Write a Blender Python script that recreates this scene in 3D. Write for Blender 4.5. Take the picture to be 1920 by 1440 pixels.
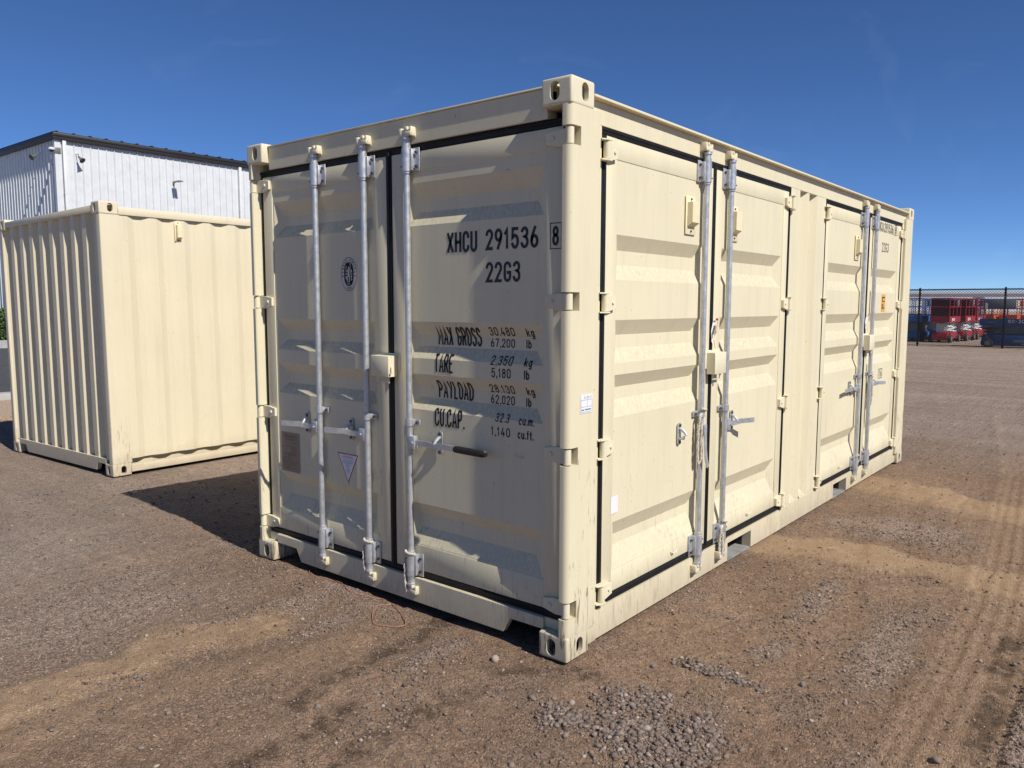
import bpy, bmesh, math, random
import numpy as np
from mathutils import Vector, Matrix
rad = math.radians
random.seed(7); rng = np.random.default_rng(7)
scene = bpy.context.scene
for o in list(bpy.data.objects): bpy.data.objects.remove(o)
COL = scene.collection
L, W, H = 6.058, 2.438, 2.591          # a 20-foot container

# ---------------------------------------------------------------- camera
cam = bpy.data.cameras.new('camera'); co = bpy.data.objects.new('camera', cam); COL.objects.link(co)
cam.sensor_width = 36.0; cam.lens = 36*1472.19/1920; cam.clip_start = .05; cam.clip_end = 5000
yaw, pit, rol = 0.684674, -0.100658, 0.0016227
fw = Vector((math.cos(pit)*math.cos(yaw), math.cos(pit)*math.sin(yaw), math.sin(pit)))
rt = Vector((math.sin(yaw), -math.cos(yaw), 0)); up = rt.cross(fw)
r2 = rt*math.cos(rol)+up*math.sin(rol); u2 = up*math.cos(rol)-rt*math.sin(rol)
M = Matrix((r2, u2, -fw)).transposed().to_4x4(); M.translation = (-2.8012, -1.9646, 1.6228)
co.matrix_world = M
scene.camera = co
scene.render.resolution_x, scene.render.resolution_y = 1024, 768
scene.cycles.use_denoising = True; scene.cycles.denoising_input_passes = 'RGB_ALBEDO_NORMAL'; scene.cycles.denoising_prefilter = 'FAST'; scene.cycles.max_bounces = 6; scene.cycles.diffuse_bounces = 4; scene.cycles.glossy_bounces = 3
scene.cycles.sample_clamp_indirect = 4.0

# ---------------------------------------------------------------- sky, sun, exposure
SUN = Vector((-0.072, -0.696, 0.714)).normalized()
SUN_EL = math.asin(SUN.z)
w = bpy.data.worlds.new('World'); scene.world = w; w.use_nodes = True
wn, wl = w.node_tree.nodes, w.node_tree.links
bg = wn['Background']; bg.inputs['Strength'].default_value = 0.084
sky = wn.new('ShaderNodeTexSky'); sky.sky_type = 'NISHITA'; sky.sun_disc = False
sky.sun_elevation = SUN_EL; sky.sun_rotation = math.atan2(SUN.x, SUN.y)
sky.altitude = 300; sky.air_density = 0.5; sky.dust_density = 0.0; sky.ozone_density = 10.0
# very thin cirrus wisps
tc = wn.new('ShaderNodeTexCoord')
mp = wn.new('ShaderNodeMapping'); mp.inputs['Scale'].default_value = (2.2, 5.0, 6.0); mp.inputs['Rotation'].default_value = (.3, .5, 2.3)
n1 = wn.new('ShaderNodeTexNoise'); n1.inputs['Scale'].default_value = 2.4; n1.inputs['Detail'].default_value = 7; n1.inputs['Distortion'].default_value = 1.02
cr = wn.new('ShaderNodeValToRGB'); cr.color_ramp.elements[0].position = .60; cr.color_ramp.elements[0].color = (0, 0, 0, 1)
cr.color_ramp.elements[1].position = .85; cr.color_ramp.elements[1].color = (.025, .025, .025, 1)
mx = wn.new('ShaderNodeMix'); mx.data_type = 'RGBA'; mx.inputs['B'].default_value = (9, 10, 11, 1)
wl.new(tc.outputs['Generated'], mp.inputs['Vector']); wl.new(mp.outputs[0], n1.inputs['Vector'])
wl.new(n1.outputs['Fac'], cr.inputs[0]); wl.new(cr.outputs[0], mx.inputs['Factor'])
hsv = wn.new('ShaderNodeHueSaturation'); hsv.inputs['Saturation'].default_value = 1.02
wl.new(sky.outputs[0], hsv.inputs['Color']); wl.new(hsv.outputs[0], mx.inputs['A']); wl.new(mx.outputs['Result'], bg.inputs['Color'])
sl = bpy.data.lights.new('sun', 'SUN'); sl.energy = 3.9; sl.angle = rad(.5); sl.color = (1, .955, .88)
so = bpy.data.objects.new('sun', sl); COL.objects.link(so); so.rotation_euler = SUN.to_track_quat('Z', 'Y').to_euler(); so.location = (0, 0, 30)
scene.view_settings.view_transform = 'Standard'; scene.view_settings.look = 'None'
scene.view_settings.gamma = 1; scene.view_settings.use_curve_mapping = False; scene.view_settings.exposure = 0.52

# ---------------------------------------------------------------- helpers
class MB:
    """collects shapes; mp maps (s, d, z) face coordinates to container coordinates"""
    def __init__(s, mp=None): s.v = []; s.f = []; s.mp = mp
    def add(s, v, f):
        o = len(s.v); s.v += [tuple(s.mp(*p)) for p in v] if s.mp else [tuple(p) for p in v]
        s.f += [tuple(i+o for i in q) for q in f]; return s
    def box(s, x0, x1, y0, y1, z0, z1, c=0):
        if x0 > x1: x0, x1 = x1, x0
        if y0 > y1: y0, y1 = y1, y0
        if z0 > z1: z0, z1 = z1, z0
        if c <= 0:
            return s.add([(x, y, z) for x in (x0, x1) for y in (y0, y1) for z in (z0, z1)],
                  [(0, 1, 3, 2), (4, 6, 7, 5), (0, 4, 5, 1), (2, 3, 7, 6), (0, 2, 6, 4), (1, 5, 7, 3)])
        bm = bmesh.new(); bmesh.ops.create_cube(bm, size=1)
        for v in bm.verts: v.co = ((x0, x1)[v.co.x > 0], (y0, y1)[v.co.y > 0], (z0, z1)[v.co.z > 0])
        bmesh.ops.bevel(bm, geom=bm.edges[:], offset=min(c, (x1-x0)*.49, (y1-y0)*.49, (z1-z0)*.49), segments=2, profile=.5, affect='EDGES')
        bm.verts.index_update()
        s.add([tuple(v.co) for v in bm.verts], [tuple(v.index for v in f.verts) for f in bm.faces]); bm.free(); return s
    def cyl(s, p0, p1, r, n=14, r1=None):
        return s.tube([p0, p1], [r, r if r1 is None else r1], n)
    def tube(s, path, r, n=8, closed=False, caps=True):
        P = [Vector(p) for p in path]; m = len(P); R = r if isinstance(r, (list, tuple)) else [r]*m
        V = []; prev = None
        for i in range(m):
            if closed: t = P[(i+1) % m]-P[i-1]
            else: t = P[min(i+1, m-1)]-P[max(i-1, 0)]
            t.normalize()
            a = prev if prev is not None else (Vector((0, 0, 1)) if abs(t.z) < .9 else Vector((1, 0, 0)))
            a = (a-t*a.dot(t)).normalized(); prev = a; b = t.cross(a)
            for k in range(n):
                an = 2*math.pi*k/n; V.append(tuple(P[i]+(a*math.cos(an)+b*math.sin(an))*R[i]))
        F = []
        for i in range(m if closed else m-1):
            j = (i+1) % m
            F += [(i*n+k, i*n+(k+1) % n, j*n+(k+1) % n, j*n+k) for k in range(n)]
        if caps and not closed: F += [tuple(range(n))[::-1], tuple((m-1)*n+k for k in range(n))]
        return s.add(V, F)
    def prism(s, poly, ax, a0, a1):
        """polygon in the two other axes (cyclic order kept), extruded along axis ax"""
        def P(p, a):
            return {0: (a, p[0], p[1]), 1: (p[0], a, p[1]), 2: (p[0], p[1], a)}[ax]
        n = len(poly)
        return s.add([P(p, a0) for p in poly]+[P(p, a1) for p in poly],
              [tuple(range(n))[::-1], tuple(range(n, 2*n))]+[(i, (i+1) % n, n+(i+1) % n, n+i) for i in range(n)])
    def mesh(s, name, smooth=29, merge=False):
        me = bpy.data.meshes.new(name); me.from_pydata(s.v, [], s.f)
        bm = bmesh.new(); bm.from_mesh(me)
        if merge: bmesh.ops.remove_doubles(bm, verts=bm.verts[:], dist=1e-5)
        bmesh.ops.recalc_face_normals(bm, faces=bm.faces[:]); bm.to_mesh(me); bm.free()
        if smooth: me.shade_smooth(); me.set_sharp_from_angle(angle=rad(smooth))
        return me
    def build(s, name, mat, parent=None, smooth=29, bevel=0, merge=False, label=None):
        me = s.mesh(name, smooth, merge); me.materials.append(mat)
        o = bpy.data.objects.new(name, me); COL.objects.link(o)
        if parent is not None: o.parent = parent
        if bevel:
            b = o.modifiers.new('bevel', 'BEVEL'); b.width = bevel; b.segments = 2; b.limit_method = 'ANGLE'; b.angle_limit = rad(50)
            b.harden_normals = True
        if label: o['label'] = label
        return o
def tag(o, label=None, cat=None, group=None, kind=None):
    if label: o['label'] = label
    if cat: o['category'] = cat
    if group: o['group'] = group
    if kind: o['kind'] = kind
    return o
def thing(name, label, cat, loc=(0, 0, 0), rz=0, group=None):
    o = bpy.data.objects.new(name, None); COL.objects.link(o); o.location = loc; o.rotation_euler = (0, 0, rz); o.empty_display_size = .2
    return tag(o, label, cat, group)
def copy_tree(o, parent=None):
    c = o.copy(); COL.objects.link(c)
    if parent is not None: c.parent = parent
    for ch in list(o.children): copy_tree(ch, c)
    return c
def obj_me(name, me, parent=None, loc=(0, 0, 0)):
    o = bpy.data.objects.new(name, me); COL.objects.link(o); o.location = loc
    if parent is not None: o.parent = parent
    return o
EF = lambda s, d, z: (d, s, z)       # end face: s runs along y, d is depth into the container
SF = lambda s, d, z: (s, d, z)       # long side: s runs along x

# ---------------------------------------------------------------- materials
def new_mat(name):
    m = bpy.data.materials.new(name); m.use_nodes = True
    return m, m.node_tree.nodes, m.node_tree.links, m.node_tree.nodes['Principled BSDF']
def noise(nd, lk, scale, detail=4, vec=None, rough=.55, dist=0):
    n = nd.new('ShaderNodeTexNoise'); n.inputs['Scale'].default_value = scale; n.inputs['Detail'].default_value = detail
    n.inputs['Roughness'].default_value = rough; n.inputs['Distortion'].default_value = dist
    if vec is not None: lk.new(vec, n.inputs['Vector'])
    return n.outputs['Fac']
def ramp(nd, lk, fac, p0, p1, c0=(0, 0, 0), c1=(1, 1, 1)):
    r = nd.new('ShaderNodeValToRGB'); e = r.color_ramp.elements
    e[0].position = p0; e[1].position = p1; e[0].color = (*c0, 1); e[1].color = (*c1, 1); lk.new(fac, r.inputs[0]); return r.outputs[0]
def mix(nd, lk, fac, a, b, mode='MIX'):
    m = nd.new('ShaderNodeMix'); m.data_type = 'RGBA'; m.blend_type = mode
    for k, x in (('Factor', fac), ('A', a), ('B', b)):
        if isinstance(x, (int, float)): m.inputs[k].default_value = x
        elif isinstance(x, tuple): m.inputs[k].default_value = (*x, 1)
        else: lk.new(x, m.inputs[k])
    return m.outputs['Result']
def math_n(nd, lk, op, a, b=None):
    m = nd.new('ShaderNodeMath'); m.operation = op
    for i, x in enumerate((a, b)):
        if x is None: continue
        if isinstance(x, (int, float)): m.inputs[i].default_value = x
        else: lk.new(x, m.inputs[i])
    return m.outputs[0]
def coords(nd, lk, scale=(1, 1, 1)):
    g = nd.new('ShaderNodeNewGeometry'); mp_ = nd.new('ShaderNodeMapping'); mp_.inputs['Scale'].default_value = scale
    lk.new(g.outputs['Position'], mp_.inputs['Vector']); return mp_.outputs[0], g
def bump(nd, lk, p, h, strength=.2, dist=.01):
    b = nd.new('ShaderNodeBump'); b.inputs['Strength'].default_value = strength; b.inputs['Distance'].default_value = dist
    lk.new(h, b.inputs['Height']); lk.new(b.outputs[0], p.inputs['Normal'])
def plain(name, col, rough=.5, metal=0, var=.12, scale=6, bumpy=0):
    m, nd, lk, p = new_mat(name); v, g = coords(nd, lk)
    n = noise(nd, lk, scale, 5, v)
    lk.new(mix(nd, lk, ramp(nd, lk, n, .3, .7), tuple(c*(1-var) for c in col), tuple(min(1, c*(1+var)) for c in col)), p.inputs['Base Color'])
    p.inputs['Roughness'].default_value = rough; p.inputs['Metallic'].default_value = metal
    if bumpy: bump(nd, lk, p, noise(nd, lk, scale*14, 4, v), bumpy, .004)
    return m
def paint(name, col, dust=.5, scuff=0.0, zmax=1.1):
    """sprayed container paint: orange peel, faint rain streaks, dust lying on upward slopes, scuffs near the ground"""
    m, nd, lk, p = new_mat(name); v, g = coords(nd, lk)
    vs, _ = coords(nd, lk, (9, 9, .7))
    streak = noise(nd, lk, 2.2, 5, vs, .6)
    blot = noise(nd, lk, 1.6, 4, v)
    c = mix(nd, lk, ramp(nd, lk, blot, .35, .7), tuple(x*.955 for x in col), col)
    c = mix(nd, lk, ramp(nd, lk, streak, .50, .78, (0, 0, 0), (.30, .30, .30)), c, tuple(x*.72 for x in col))
    sx = nd.new('ShaderNodeSeparateXYZ'); lk.new(g.outputs['Normal'], sx.inputs[0])
    upf = ramp(nd, lk, sx.outputs['Z'], .15, .55)
    vd, _ = coords(nd, lk, (60, 60, 5))
    hatch = ramp(nd, lk, noise(nd, lk, 1.5, 3, vd, .6), .25, .85)
    dm = mix(nd, lk, 1.0, upf, hatch, 'MULTIPLY')
    dm = mix(nd, lk, 1.0, dm, (dust, dust, dust), 'MULTIPLY')
    c = mix(nd, lk, dm, c, (.36, .305, .215))
    # specks
    sp = noise(nd, lk, 55, 2, v, .5)
    c = mix(nd, lk, ramp(nd, lk, sp, .735, .76, (0, 0, 0), (.55, .55, .55)), c, (.16, .12, .085))
    # splashed dust just above the ground
    pz = nd.new('ShaderNodeSeparateXYZ'); lk.new(g.outputs['Position'], pz.inputs[0])
    low = ramp(nd, lk, math_n(nd, lk, 'ADD', pz.outputs['Z'], math_n(nd, lk, 'MULTIPLY', noise(nd, lk, 7, 4, v), .22)), .10, .34, (.5, .5, .5), (0, 0, 0))
    c = mix(nd, lk, low, c, (.33, .255, .185))
    if scuff:
        vsc, _ = coords(nd, lk, (26, 26, 3.2))
        sc = noise(nd, lk, 2.0, 6, vsc, .72, .6)
        pos = nd.new('ShaderNodeSeparateXYZ'); lk.new(g.outputs['Position'], pos.inputs[0])
        patch = noise(nd, lk, 3.4, 3, v)
        zz = math_n(nd, lk, 'MULTIPLY', pos.outputs['Z'], -.17/zmax)
        s2 = math_n(nd, lk, 'ADD', math_n(nd, lk, 'ADD', sc, zz), math_n(nd, lk, 'MULTIPLY', math_n(nd, lk, 'SUBTRACT', patch, .5), .28))
        c = mix(nd, lk, ramp(nd, lk, s2, .545, .60, (0, 0, 0), (scuff, scuff, scuff)), c, (.20, .13, .075))
    lk.new(c, p.inputs['Base Color'])
    lk.new(ramp(nd, lk, blot, .2, .8, (.46, .46, .46), (.6, .6, .6)), p.inputs['Roughness'])
    p.inputs['Specular IOR Level'].default_value = .32
    bump(nd, lk, p, noise(nd, lk, 2.3, 2, v), .5, .0036)
    return m
CREAM = (.685, .618, .430)
M_paint = paint('cream_paint', CREAM, .9, .28, 1.6)
M_post = paint('scuffed_cream_paint', CREAM, .5, .8, 1.7)
M_cast = paint('worn_casting_paint', (.695, .635, .455), .4, .9, 3.0)
M_hard = paint('cream_hardware_paint', (.715, .65, .46), .2)
M_paint2 = paint('yellow_cream_paint', (.685, .605, .425), .25)
M_cast2 = paint('yellow_cream_worn_paint', (.69, .61, .43), .25, .5, 1.4)
def galv():
    m, nd, lk, p = new_mat('galvanised_steel'); v, g = coords(nd, lk)
    vo = nd.new('ShaderNodeTexVoronoi'); vo.inputs['Scale'].default_value = 160; lk.new(v, vo.inputs['Vector'])
    n = noise(nd, lk, 30, 5, v)
    c = mix(nd, lk, ramp(nd, lk, n, .3, .7), (.43, .46, .48), (.52, .56, .59))
    c = mix(nd, lk, .12, c, vo.outputs['Color'], 'OVERLAY')
    hs = nd.new('ShaderNodeHueSaturation'); hs.inputs['Saturation'].default_value = .25; lk.new(c, hs.inputs['Color'])
    lk.new(hs.outputs[0], p.inputs['Base Color']); p.inputs['Metallic'].default_value = .65
    lk.new(ramp(nd, lk, n, .3, .7, (.36, .36, .36), (.56, .56, .56)), p.inputs['Roughness'])
    bump(nd, lk, p, n, .15, .003); return m
M_galv = galv()
M_rubber = plain('black_rubber', (.010, .010, .010), .55, var=.3, scale=30); M_rubber.node_tree.nodes['Principled BSDF'].inputs['Specular IOR Level'].default_value = .25
M_text = plain('black_stencil_paint', (.012, .012, .012), .5, var=.2, scale=20)
M_grip = plain('black_grip', (.009, .009, .009), .6, var=.3, scale=50, bumpy=.3)
M_bolt = plain('dark_bolt_steel', (.12, .12, .125), .4, .8)
M_white = plain('white_sticker', (.74, .74, .74), .4, var=.03)
M_red = plain('red_print', (.42, .03, .04), .45, var=.05)
M_blueprint = plain('blue_grey_print', (.14, .19, .30), .5, var=.05)
M_yellow = plain('amber_sticker', (.75, .36, .02), .4, var=.05)
M_plate = plain('brown_grey_data_plate', (.26, .205, .16), .4, .3, var=.06, scale=20)
M_platetext = plain('dark_brown_etching', (.055, .038, .028), .5)
M_ringwhite = plain('emblem_white', (.62, .58, .51), .85, var=.04)
M_ringdark = plain('emblem_dark', (.014, .011, .010), .9, var=.1)
M_vent = plain('pale_vent_plastic', (.75, .66, .42), .45, var=.05)
M_rope = plain('pale_rope', (.60, .54, .44), .85, var=.25, scale=90, bumpy=.6)
M_string = plain('red_brown_string', (.36, .17, .11), .8, var=.3, scale=60)
M_tape = plain('tan_wrinkled_tape', (.36, .28, .20), .35, var=.2, scale=40)
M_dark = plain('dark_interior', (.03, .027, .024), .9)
M_grey = plain('grey_floor_plate', (.30, .30, .285), .6, .2, var=.25, scale=12)

# ================================================================= GROUND
def hash2(ix, iy, seed):
    h = (ix.astype(np.int64)*374761393+iy.astype(np.int64)*668265263+seed*982451653) & 0x7fffffff
    h = ((h ^ (h >> 13))*1274126177) & 0x7fffffff
    return ((h ^ (h >> 16)) & 0xffff)/65535.0
def vnoise(x, y, seed=0):
    ix, iy = np.floor(x), np.floor(y); fx, fy = x-ix, y-iy
    fx = fx*fx*(3-2*fx); fy = fy*fy*(3-2*fy); ix = ix.astype(np.int64); iy = iy.astype(np.int64)
    a = hash2(ix, iy, seed); b = hash2(ix+1, iy, seed); c = hash2(ix, iy+1, seed); d = hash2(ix+1, iy+1, seed)
    return (a*(1-fx)+b*fx)*(1-fy)+(c*(1-fx)+d*fx)*fy
def fbm(x, y, oct=4, seed=0, gain=.5):
    s = 0; a = 1; t = 0
    for o in range(oct):
        s = s+a*vnoise(x*2**o, y*2**o, seed+o*17); t += a; a *= gain
    return s/t
def sstep(a, b, x):
    t = np.clip((x-a)/(b-a), 0, 1); return t*t*(3-2*t)
def seg_dist(x, y, pts):
    best = np.full(np.shape(x), 1e9); along = np.zeros(np.shape(x)); acc = 0
    for (ax, ay), (bx, by) in zip(pts[:-1], pts[1:]):
        dx, dy = bx-ax, by-ay; l2 = dx*dx+dy*dy
        t = np.clip(((x-ax)*dx+(y-ay)*dy)/l2, 0, 1)
        d = np.hypot(x-(ax+t*dx), y-(ay+t*dy))
        m = d < best; best = np.where(m, d, best); along = np.where(m, acc+t*math.sqrt(l2), along); acc += math.sqrt(l2)
    return best, along
SANDBAND = [(1.9, .5), (2.42, 0), (2.45, -.45), (2.46, -.95), (2.44, -1.5), (2.6, -2.6), (3.2, -5)]
SANDBAND2 = [(5.0, .3), (4.7, -.3), (4.42, -.8), (4.37, -1.4), (4.2, -3.5)]
TAN = [[(-.62, 1.45), (-1.0, 1.62), (-1.3, 1.5), (-1.75, 1.5), (-2.6, 1.6)], [(-1.77, 1.3), (-1.15, 1.1), (-.6, .95)]]
DARK = [[(-1.0, .66), (-.55, .72), (-.21, .76), (.05, .82)], [(-1.2, .18), (-.95, .22), (-.68, .21), (-.4, .18)], [(-1.6, .46), (-1.15, .41), (-.85, .45)], [(-.1, 4.6), (.3, 4.45), (.5, 4.2)], [(-.25, .22), (.0, -.1)], [(.3, -1.56), (.9, -1.56), (1.6, -1.52)]]
TRACKS = [([(-1.5, -1.47), (.19, -1.47), (.99, -1.46), (1.53, -1.44), (2.13, -1.42), (2.9, -1.37), (6, -1.1), (12, -.2)], .17), ([(-1.2, -3.1), (1, -3.0), (4, -2.8), (10, -2.2)], .17)]
PILES = [(-.10, -.42, .16, .20), (-.38, -.28, .14, .17), (-.30, -.55, .22, .22), (.34, -.57, .065, .21), (-.55, -.8, .25, .2), (-.22, -.72, .2, .16)]
GRAVEL = [(1.05, -1.08, .75, .15), (1.5, -.62, .45, .10), (.75, -.66, .2, .09), (3.3, -.65, .45, .65), (-.45, 1.55, .42, .18), (-.05, 1.5, .12, .35), (-.4, 1.22, .25, .1), (.6, -1.72, .8, .12), (-1.2, 2.3, .9, .5), (-.3, .55, .35, .08)]
def ell(x, y, e, wob):
    cx, cy, rx, ry = e; r = np.hypot((x-cx)/rx, (y-cy)/ry)+(wob-.5)*.9
    return 1-sstep(.25, 1.25, r)
def masks(x, y):
    wob = fbm(x*3.1, y*3.1, 4, 5); wob2 = fbm(x*9, y*9, 3, 9)
    sand = np.zeros(np.shape(x)); dark = sand.copy(); grav = sand.copy(); pile = sand.copy(); trk = sand.copy()
    for pl, wd in ((SANDBAND, .27), (SANDBAND2, .34)):
        d, _ = seg_dist(x, y, pl); sand = np.maximum(sand, 1-sstep(wd*.6, wd*1.15, d+(wob-.5)*.32))
    for pl, st_ in zip(TAN, (.85, .35)):
        d, _ = seg_dist(x, y, pl); sand = np.maximum(sand, st_*(1-sstep(.10, .26, d+(wob-.5)*.28)))
    for pl in DARK:
        d, _ = seg_dist(x, y, pl); dark = np.maximum(dark, (1-sstep(.0, .085, d+(wob2-.5)*.13))*(.2+1.1*sstep(.35, .6, fbm(x*26, y*26, 3, 19))))
    for e in GRAVEL: grav = np.maximum(grav, ell(x, y, e, wob2))
    for e in PILES: pile = np.maximum(pile, ell(x, y, e, wob2*.6+.2))
    far = sstep(-.5, 2.5, y)*(1-sstep(.5, 1.5, x))            # open gravelly yard to the left of the container
    grav = np.maximum(grav, far*(.25+.5*sstep(.35, .7, wob)))
    grav = np.maximum(grav, .45*sstep(.5, .75, wob)*(1-sand))
    for pl, hw in TRACKS:
        d, _ = seg_dist(x, y, pl); trk = np.maximum(trk, 1-sstep(hw*.85, hw*1.1, d))
    grav = grav*(1-.8*sand)*(1-.75*trk)
    return sand, np.clip(dark, 0, 1), grav, pile, trk
def gheight(x, y, fine=True):
    h = -.035*sstep(3.2, 5.6, y)*(1-sstep(6, 12, x))
    near = 1-sstep(8, 30, np.hypot(x, y))
    h = h+near*(fbm(x*.55, y*.55, 3, 21)-.5)*.05
    sand, dark, grav, pile, trk = masks(x, y)
    h = h+near*((fbm(x*2.3, y*2.3, 3, 3)-.5)*.030+(fbm(x*9, y*9, 3, 31)-.5)*.011)
    if fine: h = h+near*((fbm(x*36, y*36, 2, 41, .8)-.5)*.013*(1-.6*sand))
    h = h+.035*sand*near*sstep(.2, .9, fbm(x*2, y*2, 2, 77)+.2)
    # stretched ridges from the grader
    h = h+near*(fbm((x+y*.2)*.9, (y-x*.2)*7.5, 3, 55)-.5)*.020
    h = h+pile*.012*(.4+fbm(x*14, y*14, 2, 61))+grav*.008*fbm(x*22, y*22, 2, 62)
    for pl, hw in TRACKS:
        d, al = seg_dist(x, y, pl); m = 1-sstep(hw*.9, hw*1.12, d)
        lug = np.clip(np.sin(al*95+np.abs(d)*40)*1.6, -1, 1)*.5+.5
        groove = np.clip(np.cos(d/hw*15.5)*1.6, -1, 1)*.5+.5
        wear = .35+.9*fbm(x*2.2, y*2.2, 3, 83)
        h = h*(1-.45*m)+m*(-.010+.0085*groove*wear+.0035*lug*wear)+.008*np.exp(-((d-hw*1.15)/.035)**2)*wear
    rid = np.abs(fbm((x+.6*y)*1.6, y*2.6, 4, 95)-.5)
    h = h-.016*sand*near*(1-sstep(.0, .035, rid))
    # seat of the containers: flat ground just below their castings
    foot = np.maximum(np.abs(x-L/2)-L/2, np.abs(y-W/2)-W/2)
    k = 1-sstep(.02, .55, foot); h = h*(1-k)+k*(h*.45-.010)
    # dirt pushed up against the end sill
    h = h+.036*np.exp(-((x+.09)/.10)**2)*sstep(.9, 1.4, y)*(1-sstep(2.15, 2.5, y))*(.5+fbm(x*6, y*6, 2, 91))
    f2 = np.maximum(np.abs(x-3.5)-3.05, np.abs(y-6.85)-1.26); k2 = 1-sstep(.0, .5, f2); h = h*(1-k2)+k2*(-.024-.0126*(y-5.6)+(h+.035)*.2)
    return h
def graded(lo, hi, step, far, grow=1.16):
    a = list(np.arange(lo, hi+1e-6, step)); d = step; x = a[-1]; r = []
    while x < far: d = min(d*grow, 60); x += d; r.append(x)
    l = []; d = step; x = a[0]
    while x > -far: d = min(d*grow, 60); x -= d; l.append(x)
    return np.array(l[::-1]+a+r)
def grid_mesh(name, xs, ys, hfun, attrs=None):
    X, Y = np.meshgrid(xs, ys, indexing='ij'); Z = hfun(X, Y); nx, ny = X.shape
    co_ = np.stack([X, Y, Z], -1).reshape(-1, 3).astype(np.float32)
    idx = np.arange(nx*ny).reshape(nx, ny)
    q = np.stack([idx[:-1, :-1], idx[1:, :-1], idx[1:, 1:], idx[:-1, 1:]], -1).reshape(-1, 4).astype(np.int32)
    me = bpy.data.meshes.new(name); me.vertices.add(nx*ny); me.vertices.foreach_set('co', co_.ravel())
    me.loops.add(q.size); me.loops.foreach_set('vertex_index', q.ravel())
    me.polygons.add(len(q)); me.polygons.foreach_set('loop_start', np.arange(0, q.size, 4, dtype=np.int32))
    me.update(calc_edges=True); me.shade_smooth()
    if attrs:
        for nm, arr in attrs(X, Y).items():
            a = me.attributes.new(nm, 'FLOAT', 'POINT'); a.data.foreach_set('value', arr.astype(np.float32).ravel())
    return me
def ground_mat():
    m, nd, lk, p = new_mat('dirt_and_gravel'); v, g = coords(nd, lk)
    def attr(n):
        a = nd.new('ShaderNodeAttribute'); a.attribute_name = n; return a.outputs['Fac']
    n1 = noise(nd, lk, 1.3, 6, v, .6); n2 = noise(nd, lk, 14, 6, v, .65); n3 = noise(nd, lk, 95, 4, v, .7)
    vo = nd.new('ShaderNodeTexVoronoi'); vo.inputs['Scale'].default_value = 95; lk.new(v, vo.inputs['Vector'])
    vo2 = nd.new('ShaderNodeTexVoronoi'); vo2.inputs['Scale'].default_value = 42; lk.new(v, vo2.inputs['Vector'])
    base = mix(nd, lk, ramp(nd, lk, n1, .35, .68), (.165, .112, .078), (.215, .153, .111))
    base = mix(nd, lk, ramp(nd, lk, n2, .32, .72), mix(nd, lk, 1., base, (.74, .72, .70), 'MULTIPLY'), mix(nd, lk, 1., base, (1.18, 1.17, 1.15), 'MULTIPLY'))
    # small stones of many tints, seen as grains
    hs = nd.new('ShaderNodeHueSaturation'); hs.inputs['Saturation'].default_value = .22; hs.inputs['Value'].default_value = .42; lk.new(vo.outputs['Color'], hs.inputs['Color'])
    grain = mix(nd, lk, .45, (.165, .122, .098), mix(nd, lk, 1., hs.outputs[0], (1., .84, .74), 'MULTIPLY'))
    gv = ramp(nd, lk, math_n(nd, lk, 'ADD', attr('gravel'), math_n(nd, lk, 'MULTIPLY', math_n(nd, lk, 'SUBTRACT', n3, .5), 1.5)), .25, .75)
    far = nd.new('ShaderNodeVectorMath'); far.operation = 'LENGTH'; lk.new(g.outputs['Position'], far.inputs[0])
    c = mix(nd, lk, math_n(nd, lk, 'ADD', math_n(nd, lk, 'MULTIPLY', gv, .55), .12), base, grain)
    c = mix(nd, lk, math_n(nd, lk, 'MULTIPLY', attr('sand'), .88), c, mix(nd, lk, ramp(nd, lk, n2, .3, .7), (.245, .168, .104), (.310, .222, .148)))
    c = mix(nd, lk, math_n(nd, lk, 'MULTIPLY', attr('dark'), .75), c, (.055, .040, .030))
    # sparse pale and dark chips
    chip = ramp(nd, lk, vo2.outputs['Distance'], .10, .17, (1, 1, 1), (0, 0, 0))
    sepc = nd.new('ShaderNodeSeparateColor'); lk.new(vo2.outputs['Color'], sepc.inputs[0])
    pick = ramp(nd, lk, sepc.outputs[0], .72, .74); pick2 = ramp(nd, lk, sepc.outputs[1], .80, .82)
    c = mix(nd, lk, mix(nd, lk, 1., chip, pick, 'MULTIPLY'), c, (.38, .32, .27))
    c = mix(nd, lk, mix(nd, lk, 1., chip, pick2, 'MULTIPLY'), c, (.075, .058, .048))
    # the far yard is greyer, driven-over gravel with grader lines
    vl, _ = coords(nd, lk, (1.1, .16, 1)); ln = noise(nd, lk, 1.3, 5, vl, .6)
    yard = mix(nd, lk, ramp(nd, lk, ln, .33, .66), (.190, .154, .131), (.275, .228, .196))
    yard = mix(nd, lk, ramp(nd, lk, n2, .3, .75), mix(nd, lk, 1., yard, (.8, .8, .8), 'MULTIPLY'), mix(nd, lk, 1., yard, (1.15, 1.15, 1.15), 'MULTIPLY'))
    c = mix(nd, lk, math_n(nd, lk, 'MULTIPLY', attr('yard'), .8), c, yard)
    # every grain has its own tone
    vo3 = nd.new('ShaderNodeTexVoronoi'); vo3.inputs['Scale'].default_value = 210; lk.new(v, vo3.inputs['Vector'])
    for vv, lo, hi in ((vo, .70, 1.31), (vo3, .76, 1.26)):
        sc_ = nd.new('ShaderNodeSeparateColor'); lk.new(vv.outputs['Color'], sc_.inputs[0])
        gt = mix(nd, lk, sc_.outputs[2], (lo, lo, lo), (hi, hi*.985, hi*.97))
        smooth_ = math_n(nd, lk, 'SUBTRACT', 1.0, math_n(nd, lk, 'MULTIPLY', attr('sand'), .8))
        c = mix(nd, lk, math_n(nd, lk, 'MULTIPLY', smooth_, .85), c, mix(nd, lk, 1., c, gt, 'MULTIPLY'))
    c = mix(nd, lk, 1., c, (1.53, 1.48, 1.41), 'MULTIPLY')
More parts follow.
